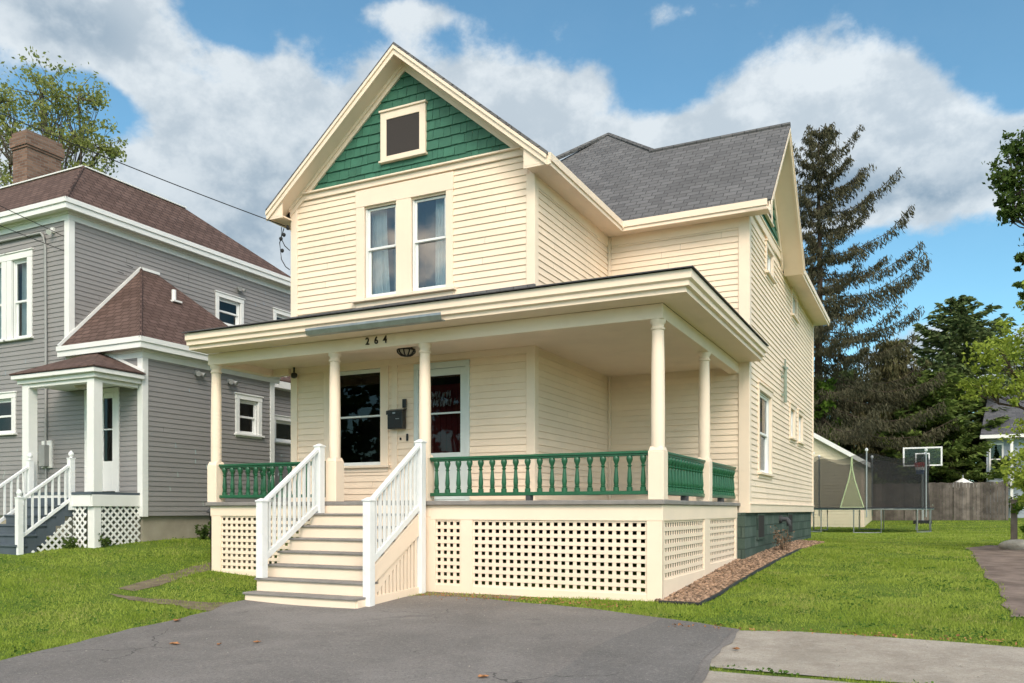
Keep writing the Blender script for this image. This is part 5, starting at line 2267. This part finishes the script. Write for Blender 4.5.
# fresh green tree at the back corner of the house
broadleaf('maple_tree', 'fresh green broadleaf tree at the back corner of the cream house behind the garage', (-5.7, 49.8, 1.0), (-5.6, 49.8, 4.0),
          [(-4.9, 48.2, 5.4, 1.0, 1), (-4.9, 48.0, 6.9, 1.0, 1), (-6.4, 50, 8.0, 1.5, 1), (-5.0, 48.0, 8.3, .8, .8), (-7.2, 50, 6.3, 1.5, 1)], .13, 'leaf_fresh', per=700, clumps=18, seed=4, tr=.16)
# right edge: young maple close by, a darker tree above and behind it
mx_, my_ = 2.55, 19.0
broadleaf('maple_tree', 'light green maple reaching in from the right edge in front of the grey far house', at(mx_ + .55, my_ + .2), (mx_ + .5, my_ + .2, 2.6),
          [(1.33, 18.7, 4.55, 0.55, 1.0), (1.03, 18.8, 3.95, 0.42, 0.8), (1.78, 18.6, 4.9, 0.5, 0.8), (1.75, 18.6, 3.75, 0.4, 0.8), (1.83, 18.6, 2.9, 0.55, 1.1), (1.68, 18.2, 2.25, 0.45, 1.0), (1.88, 18.5, 5.5, 0.35, 0.5), (2.48, 19, 5.0, 0.9, 1), (2.98, 19.5, 4, 1.0, 1), (2.58, 18.6, 3.3, 0.8, 1), (2.03, 18.4, 1.75, 0.45, 0.9)], .042, 'leaf_light', per=950, clumps=20, seed=6, tr=.11)
broadleaf('maple_tree', 'dark leafy tree whose branch tips show at the upper right edge of the sky', at(4.9, 30), (4.7, 30, 8.0),
          [(2.35, 29.3, 11.6, 0.75, 1.2), (2.6, 29.5, 12.6, 0.6, 0.9), (2.4, 29.2, 10.6, 0.55, 0.9), (2.75, 29.4, 9.1, 0.4, 0.6), (3.45, 29.5, 11.8, 1.2, 1), (4.65, 30.0, 12.4, 1.8, 1), (5.85, 30.5, 10.8, 1.6, 1), (3.85, 30.0, 9.8, 1.1, 1), (2.7, 29.3, 8.2, 0.3, 0.4)], .075, 'leaf_dark', per=1000, clumps=18, seed=7, tr=.26)
# sparse tree behind the grey house
broadleaf('locust_tree', 'sparse spring tree with thin branches behind the brick chimney of the grey house', (-33.2, 22.4, .9), (-33.0, 22.4, 10.5),
          [(-34.6, 21.5, 18.2, 1.7, 1.3), (-32.6, 22.2, 18.6, 1.6, 1.3), (-30.9, 22.6, 18.2, 1.3, 1.1), (-33.6, 21.8, 16.6, 1.5, 1.2), (-31.6, 22.3, 16.8, 1.4, 1.2), (-30.0, 23.0, 16.2, 1.0, 1.0), (-35.3, 21.0, 15.6, 1.4, 1.2), (-33.2, 21.8, 14.4, 1.4, 1.2), (-30.6, 22.8, 14.9, 1.2, 1), (-36, 20.6, 17.4, 1.4, 1.2), (-34.5, 21.2, 13.6, 1.3, 1.1), (-30.3, 23.2, 14.2, 0.9, 0.9)],
          .08, 'leaf_yellow', per=900, clumps=30, seed=3, tr=.30, bark='barkgrey')
# shrub by the post
broadleaf('garden_shrub', 'leafy green shrub around the weathered post at the right edge', at(2.15, 20.8), (2.15, 20.8, 1.1),
          [(2.0, 20.6, 1.5, .40, 1), (2.3, 20.9, 1.9, .45, 1), (1.95, 20.7, 2.1, .3, .8), (2.4, 20.5, 1.2, .45, 1), (2.05, 20.4, 1.0, .3, .8)], .06, 'leaf_fresh', per=420, clumps=12, seed=16, tr=.03, cat='shrub')
# trees down the street behind the photographer (they show only in the porch window glass)
for i, (x, y, h, r) in enumerate(((-22, -15, 10, 3.4), (-27.5, -16, 11, 3.6), (-33, -15, 10, 3.4))):
    rr_ = random.Random(30 + i)
    broadleaf('street_tree', ['street tree behind the photographer, the one reflected in the front door', 'tallest street tree behind the photographer, reflected in the porch window', 'street tree behind the photographer, farthest down the street'][i],
              (x, y, 0.), (x, y, h * .3), [(x + rr_.uniform(-1, 1) * r * .7, y + rr_.uniform(-1, 1) * r * .7, h * rr_.uniform(.25, .9), r * .5, 1) for _ in range(10)], .32, 'leaf_street', per=300, clumps=10, seed=40 + i, tr=.25, twigs=False, group='trees across the street')

# dry shrub by the foundation
sh = thing('dry_shrub', 'dry twiggy brown shrub against the green stone foundation', 'shrub', at(-2.52, 17.3))
rr_ = random.Random(5)
mb = MB()
bx, by, bz = sh.location
VV = []
for k in range(15):
    a, l = rr_.uniform(0, 6.28), rr_.uniform(.25, .48)
    e = Vector((bx + math.cos(a) * l * .45, by + math.sin(a) * l * .75, bz + l * 1.0))
    pts = limb(mb, (bx + rr_.uniform(-.06, .06), by + rr_.uniform(-.1, .1), bz), e, .008, .003, rr_, .06, 4, 4)
    for p in pts[2:]:
        for _ in range(5):
            VV.append(p + Vector((rr_.gauss(0, .05), rr_.gauss(0, .05), rr_.gauss(0, .05))))
mb.build('stems', M['twig'], sh, origin=(bx, by, bz))
v, q = leaf_quads(np.array([tuple(x) for x in VV]), .026)
big_mesh('dead_leaves', v, q, M['twig'], sh, origin=(bx, by, bz))

# weeds at the foot of the grey house and under the meter
def weed(x, y, h, n, label, grp=None, seed=0):
    rr_ = random.Random(seed)
    z = g(x, y)
    t = thing('weed_clump', label, 'weed', (x, y, z), grp)
    mb = MB()
    C = []
    for k in range(n):
        a, l = rr_.uniform(0, 6.28), h * rr_.uniform(.5, 1.1)
        e = (x + math.cos(a) * l * .5, y + math.sin(a) * l * .5, z + l)
        pts = limb(mb, (x + rr_.uniform(-.05, .05), y + rr_.uniform(-.05, .05), z), e, .006, .002, rr_, .05, 3, 4)
        for p in pts[1:]:
            for _ in range(4):
                C.append((p.x + rr_.gauss(0, .04), p.y + rr_.gauss(0, .04), p.z + rr_.gauss(0, .04)))
    mb.build('stems', M['needle_green'], t, origin=(x, y, z))
    v, q = leaf_quads(np.array(C), .045)
    big_mesh('leaves', v, q, M['leaf_dark'], t, origin=(x, y, z))


weed(-13.95, 13.15, .30, 14, 'dark green weed clump under the gas meter', None, 3)
weed(-14.3, 11.05, .2, 6, 'weed clump beside the white lattice post of the grey house', None, 4)
weed(-14.75, 10.6, .16, 6, 'low weed clump at the foot of the diagonal lattice under the entry steps', None, 6)
weed(-16.45, 9.45, .34, 14, 'weed clump left of the blue grey entry steps', None, 7)

# ---- grass blades and gravel
def smooth_noise(x, y, f, ph):
    return (np.sin(x * f + ph + 1.7 * np.sin(y * f * .7 + ph * 2)) + np.sin(y * f * 1.3 + ph * 3 + 1.3 * np.sin(x * f * .9))) * .25 + .5


N = 760000
th = rng.uniform(R(26.34 - 36), R(26.34 + 36), N) + math.pi / 2
rd = np.exp(rng.uniform(math.log(4.2), math.log(46), N))
X = rd * np.cos(th)
Y = rd * np.sin(th)
ok = np.ones(N, bool)
XJ = X + .035 * rng.normal(size=N)
YJ = Y + .035 * rng.normal(size=N)
for P in (ASPH, WALK, APRON, SIDE):
    ok &= ~inpoly(XJ, YJ, P)
for P, pr_ in ((DIRT1, .50), (DIRT2, .30), (BARE, .5), (GRAVEL, .0)):
    ins = inpoly(X, Y, P)
    ok &= ~(ins & (rng.uniform(size=N) > pr_))
foot = ((X > -10.82) & (X < -2.97) & (Y > 10.33) & (Y < 15.2)) | ((X > -10.3) & (X < -2.8) & (Y > 11) & (Y < 24.8)) | ((X > -8.5) & (X < -6.5) & (Y > 8.62) & (Y < 10.4))
foot |= ((X < -14.33) & (Y > 11.9)) | ((X < -14.34) & (X > -16.65) & (Y > 10.75)) | ((X > -16.2) & (X < -14.93) & (Y > 9.66))
foot |= (Y < .3) | ((X > -8.9) & (X < -2.5) & (Y > 41.2))
ok &= ~foot
patch = smooth_noise(X, Y, 1.9, .4) * .6 + smooth_noise(X, Y, 4.7, 2.1) * .4
ok &= rng.uniform(size=N) < np.clip(patch * 2.4 - .25, .14, 1.)
X, Y, rd, patch = X[ok], Y[ok], rd[ok], patch[ok]
n = len(X)
Z = gz(X, Y) - .004
h = (.018 + .026 * patch) * rng.uniform(.55, 1.4, n)
# uncut fringe along paved edges and walls
w = .0013 + .00048 * rd
h = np.where(rd > 14, h * 1.1, h)
a = rng.uniform(0, 2 * math.pi, n)
lean = rng.uniform(.15, .95, n) * h
la = rng.uniform(0, 2 * math.pi, n)
P0 = np.stack([X - np.cos(a) * w, Y - np.sin(a) * w, Z], 1)
P1 = np.stack([X + np.cos(a) * w, Y + np.sin(a) * w, Z], 1)
P2 = np.stack([X + np.cos(la) * lean, Y + np.sin(la) * lean, Z + h], 1)
V = np.stack([P0, P1, P2], 1).reshape(-1, 3)
m, t, b = newmat('grass_blades')
nt = m.node_tree
geo = t.n('ShaderNodeNewGeometry')
pos = geo.outputs['Position']
k = t.math('MULTIPLY_ADD', geo.outputs['Random Per Island'], .55, t.math('MULTIPLY_ADD', t.ramp(t.noise(pos, .9, 6, .65), .3, .7), .6, -.08), clamp=True)
col = t.mix(k, c4((.19, .275, .032)), c4((.41, .475, .10)))
dry = t.math('MULTIPLY', t.ramp(t.noise(pos, 1.7, 5, .65), .48, .68), t.math('GREATER_THAN', geo.outputs['Random Per Island'], .45))
col = t.mix(t.math('MULTIPLY', dry, .55), col, c4((.42, .36, .16)))
d_ = t.n('ShaderNodeBsdfDiffuse')
tr_ = t.n('ShaderNodeBsdfTranslucent')
mx = t.n('ShaderNodeMixShader')
mx.inputs[0].default_value = .35
t.link(col, d_.inputs[0])
t.link(col, tr_.inputs[0])
t.link(d_.outputs[0], mx.inputs[1])
t.link(tr_.outputs[0], mx.inputs[2])
nt.nodes.remove(b)
t.link(mx.outputs[0], nt.nodes['Material Output'].inputs[0])
gb = big_mesh('grass', V, np.arange(3 * n).reshape(n, 3), m)
gb['kind'] = 'stuff'
gb['label'] = 'short green lawn grass with sparse dry patches'

# clover and broad-leaved weeds in patches
NC = 60000
th = rng.uniform(R(26.34 - 36), R(26.34 + 36), NC) + math.pi / 2
rc_ = np.exp(rng.uniform(math.log(4.4), math.log(20), NC))
cx_, cy_ = rc_ * np.cos(th), rc_ * np.sin(th)
ok = np.ones(NC, bool)
for P in (ASPH, WALK, APRON, SIDE, DIRT1, DIRT2, GRAVEL):
    ok &= ~inpoly(cx_, cy_, P)
ok &= ~(((cx_ > -10.85) & (cx_ < -2.95) & (cy_ > 10.3)) | ((cx_ < -14.3) & (cy_ > 9.6)) | (cy_ < .3) | ((cx_ > -8.5) & (cx_ < -6.5) & (cy_ > 8.6)))
ok &= (smooth_noise(cx_, cy_, 2.6, 5.1) * .5 + smooth_noise(cx_, cy_, 6.3, 1.1) * .5) > .62
cx_, cy_ = cx_[ok], cy_[ok]
C = np.stack([cx_, cy_, gz(cx_, cy_) + rng.uniform(.012, .045, len(cx_))], 1)
fl = np.stack([rng.normal(size=len(C)), rng.normal(size=len(C)), rng.normal(size=len(C)) * .15], 1)
v, q = leaf_quads(C, .016, .7, fl)
cl_ = big_mesh('clover', v, q, M['leaf_clover'])
cl_['kind'] = 'stuff'
cl_['label'] = 'patches of darker clover and weeds in the lawn'
# brown leaf litter along the foot of the porch skirt and the lawn edges
NL = 420
lx = np.concatenate([rng.uniform(-6.4, -3.2, 300), rng.uniform(-2.4, 1.0, 120)])
ly = np.concatenate([10.05 + rng.normal(size=300) * .12 - np.maximum(0, (lx[:300] + 5.5)) * .12, 8.62 + rng.normal(size=120) * .06])
ok = ~((lx > -10.8) & (lx < -2.95) & (ly > 10.32))
lx, ly = lx[ok], ly[ok]
C = np.stack([lx, ly, gz(lx, ly) + .028], 1)
fl = np.stack([rng.normal(size=len(C)), rng.normal(size=len(C)), rng.normal(size=len(C)) * .12], 1)
v, q = leaf_quads(C, .018, .5, fl)
ll = big_mesh('leaf_litter', v, q, M['deadleaf'])
ll['kind'] = 'stuff'
ll['label'] = 'brown leaf litter along the porch foot and the sidewalk edge'

# gravel bed: rounded stones
bm = bmesh.new()
bmesh.ops.create_icosphere(bm, subdivisions=1, radius=1)
bv = np.array([v.co[:] for v in bm.verts])
bf = np.array([[v.index for v in f.verts] for f in bm.faces])
bm.free()
NG = 13000
gx = rng.uniform(-3.06, -2.15, NG)
gy = 10.15 + 12 * rng.uniform(0, 1, NG) ** 1.35
ins = inpoly(gx, gy, GRAVEL)
gx, gy = gx[ins], gy[ins]
n = len(gx)
rad = rng.uniform(.012, .034, n)
zz = gz(gx, gy) + rad * .3 + rng.uniform(0, .02, n)
scl = rad[:, None] * rng.uniform(.65, 1.35, (n, 3)) * np.array([1, 1, .7])
an = rng.uniform(0, 6.28, n)
ca, sa = np.cos(an)[:, None], np.sin(an)[:, None]
bs = bv[None] * scl[:, None, :]
V = np.stack([bs[..., 0] * ca - bs[..., 1] * sa + gx[:, None], bs[..., 0] * sa + bs[..., 1] * ca + gy[:, None], bs[..., 2] + zz[:, None]], -1).reshape(-1, 3)
Q = (bf[None] + (np.arange(n) * len(bv))[:, None, None]).reshape(-1, 3)
gv = big_mesh('gravel', V, Q, M['gravel'], smooth=True)
gv['kind'] = 'stuff'
gv['label'] = 'brown and pink river gravel along the side of the cream house'
sheet('gravel_bed_soil', GRAVEL, M['dirt'], .006)

# small pebbles and litter on the asphalt and at its edge
NP = 2600
px = rng.uniform(-8.3, 1.0, NP)
py = rng.uniform(4.3, 10.1, NP)
ins = (inpoly(px, py, ASPH) & (rng.uniform(size=NP) < .05)) | inpoly(px, py, BARE) | (inpoly(px, py, WALK) & (rng.uniform(size=NP) < .12))
px, py = px[ins], py[ins]
n = len(px)
rad = rng.uniform(.003, .009, n)
zz = gz(px, py) + .018 + rad * .2
scl = rad[:, None] * rng.uniform(.6, 1.5, (n, 3)) * np.array([1, 1, .6])
bs = bv[None] * scl[:, None, :]
V = (bs + np.stack([px, py, zz], 1)[:, None, :]).reshape(-1, 3)
Q = (bf[None] + (np.arange(n) * len(bv))[:, None, None]).reshape(-1, 3)
pb = big_mesh('pebbles', V, Q, M['stone'])
pb['kind'] = 'stuff'
pb['label'] = 'scattered pale grit on the asphalt and sidewalk'
# ------------------------------------------------------------------ sky, sun, camera
SUN_EL, SUN_AZ = 40., 143.      # azimuth measured clockwise from +Y
world = bpy.data.worlds.new('World')
scene.world = world
world.use_nodes = True
nt = world.node_tree
nt.nodes.clear()
t = NT(nt)
out = t.n('ShaderNodeOutputWorld')
bg = t.n('ShaderNodeBackground')
t.link(bg.outputs[0], out.inputs[0])
sky = t.n('ShaderNodeTexSky', sky_type='NISHITA')
sky.sun_disc = False
sky.sun_elevation = R(SUN_EL)
sky.sun_rotation = R(SUN_AZ)
sky.air_density = 1.0
sky.dust_density = .4
sky.ozone_density = 3.0
tc = t.n('ShaderNodeTexCoord')
dv = tc.outputs['Generated']
SKY_K, CLOUD_K = 1.0, 1.0
BLOBS = [(-57, 29.0, 0.17, 0.055, 1.1), (-57, 16.5, .08, .06, .5), (-12, 30.5, .05, .012, .42), (6, 29, .08, .015, .45), (-33, 30.5, .06, .012, .4), (-38.5, 22.6, 0.25, 0.095, 1.05), (-27.5, 25.4, 0.11, 0.055, .9), (-50.0, 15.2, 0.20, 0.085, 0.9),
         (-4.6, 23.6, 0.105, 0.062, 1.05), (3.5, 20.0, 0.15, 0.052, 1.05), (-17.0, 22.6, 0.10, 0.040, 0.75), (-9.8, 20.6, 0.13, 0.052, 0.95),
         (0.3, 9.3, 0.15, 0.045, 0.7), (-24.4, 20.6, 0.165, 0.070, 0.85), (-54.2, 23.4, 0.055, 0.026, -0.8), (-45, 29.5, .07, .04, -.7),
         (-100, 25, .5, .2, .8), (70, 30, .5, .2, .8), (180, 40, .7, .35, .75)]


def blobsum(vec):
    acc = hgt = None
    for az, el, sx, sy, amp in BLOBS:
        a, e = R(az), R(el)
        c = Vector((math.sin(a) * math.cos(e), math.cos(a) * math.cos(e), math.sin(e)))
        ex_ = Vector((math.cos(a), -math.sin(a), 0))
        ey_ = ex_.cross(c)
        d = t.vmath('SUBTRACT', vec, tuple(c))
        p = t.vmath('DOT_PRODUCT', d, tuple(ex_ / sx))
        q = t.vmath('DOT_PRODUCT', d, tuple(ey_ / sy))
        # far side of the sky: push the coordinate out
        r2 = t.math('ADD', t.math('MULTIPLY', p, p), t.math('MULTIPLY', q, q))
        if sx < .4:
            r2 = t.math('ADD', r2, t.math('MULTIPLY', t.vmath('DOT_PRODUCT', d, d_dir(c)), -4.))
        v = t.math('MULTIPLY', t.math('EXPONENT', t.math('MULTIPLY', r2, -.9)), amp)
        acc = v if acc is None else t.math('ADD', acc, v)
        if amp > 0:
            hv = t.math('MULTIPLY', v, q)
            hgt = hv if hgt is None else t.math('ADD', hgt, hv)
    return t.math('MINIMUM', acc, 1.15), hgt


def d_dir(c):
    return tuple(c)


bl, hgt = blobsum(dv)
sv = t.n('ShaderNodeMapping')
t.link(dv, sv.inputs[0])
sv.inputs['Scale'].default_value = (1, 1, 1.3)
sv.inputs['Location'].default_value = (3.1, 1.7, .4)
n1 = t.noise(sv.outputs[0], 6.0, 9, .60, 0.)
n2 = t.noise(sv.outputs[0], 14.0, 5, .62)
vo = t.n('ShaderNodeTexVoronoi', feature='SMOOTH_F1')
vo.inputs['Scale'].default_value = 15.
vo.inputs['Smoothness'].default_value = .5
wadd = t.n('ShaderNodeVectorMath', operation='SCALE')
wn = t.n('ShaderNodeTexNoise')
wn.inputs['Scale'].default_value = 12.
wn.inputs['Detail'].default_value = 3.
t.link(sv.outputs[0], wn.inputs['Vector'])
t.link(wn.outputs['Color'], wadd.inputs[0])
wadd.inputs['Scale'].default_value = .07
t.link(t.vmath('ADD', sv.outputs[0], wadd.outputs[0]), vo.inputs['Vector'])
bil = t.math('SUBTRACT', .55, vo.outputs['Distance'])
fld = t.math('ADD', t.math('MULTIPLY_ADD', n1, 2.1, -1.05), t.math('MULTIPLY_ADD', bil, .40, -.05))
dn = t.math('ADD', t.math('MULTIPLY_ADD', bl, .95, -.36), fld)
cover = t.ramp(dn, -.10, .24)
# grey where the cloud is deep and below its middle, white on the sunlit tops
deep = t.ramp(dn, .10, .85)
low = t.ramp(t.math('MULTIPLY_ADD', n1, .9, t.math('ADD', hgt, -.45)), .55, -.75)
puff = t.ramp(n2, .34, .66)
lit = t.math('ADD', t.math('MULTIPLY_ADD', t.math('MULTIPLY', deep, low), -.95, .92), t.math('MULTIPLY_ADD', puff, .55, -.38), clamp=True)
cl = t.mix(lit, (.29, .39, .49, 1), (.76, .82, .86, 1))
blue = t.n('ShaderNodeMix', data_type='RGBA', blend_type='MULTIPLY')
blue.inputs[0].default_value = 1.
t.link(sky.outputs[0], blue.inputs[6])
blue.inputs[7].default_value = (.68, .97, .90, 1)
BG_STRENGTH = .10
sc_ = t.n('ShaderNodeVectorMath', operation='SCALE')
# added warm glow below the sun, out of view, to fill the porch shade
fill_dir = (math.sin(R(SUN_AZ)) * math.cos(R(22)), math.cos(R(SUN_AZ)) * math.cos(R(22)), math.sin(R(22)))
glow = t.math('EXPONENT', t.math('MULTIPLY', t.math('SUBTRACT', 1., t.vmath('DOT_PRODUCT', dv, fill_dir)), -2.2))
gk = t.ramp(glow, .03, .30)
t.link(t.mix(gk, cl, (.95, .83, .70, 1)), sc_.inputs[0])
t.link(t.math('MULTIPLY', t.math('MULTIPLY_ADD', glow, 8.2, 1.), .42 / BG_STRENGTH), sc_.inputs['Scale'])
veil = t.math('MULTIPLY_ADD', cover, .92, .03, clamp=True)
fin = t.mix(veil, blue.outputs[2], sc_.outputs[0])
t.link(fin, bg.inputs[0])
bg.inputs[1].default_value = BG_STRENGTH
world.cycles.sampling_method = 'MANUAL'
world.cycles.sample_map_resolution = 512

ld = bpy.data.lights.new('sun', 'SUN')
ld.energy = 1.0
ld.angle = R(22)
ld.color = (1., .895, .78)
so = bpy.data.objects.new('sun', ld)
COL.objects.link(so)
a, e = R(SUN_AZ), R(SUN_EL)
sd = Vector((math.sin(a) * math.cos(e), math.cos(a) * math.cos(e), math.sin(e)))
so.rotation_euler = (-sd).to_track_quat('-Z', 'Y').to_euler()
so.location = (0, -5, 30)

cd = bpy.data.cameras.new('camera')
co = bpy.data.objects.new('camera', cd)
COL.objects.link(co)
cd.sensor_width = 36
cd.lens = 834 / 1024 * 36
cd.shift_y = 168.5 / 1024
cd.clip_end = 3000
co.location = (0, 0, 1.5)
co.rotation_euler = (R(90), 0, R(26.34))
scene.camera = co
scene.view_settings.view_transform = 'Standard'
scene.view_settings.look = 'None'
scene.view_settings.exposure = 1.0
scene.view_settings.gamma = 1
scene.view_settings.use_curve_mapping = False
scene.cycles.max_bounces = 7
scene.cycles.transparent_max_bounces = 16
scene.cycles.use_denoising = True
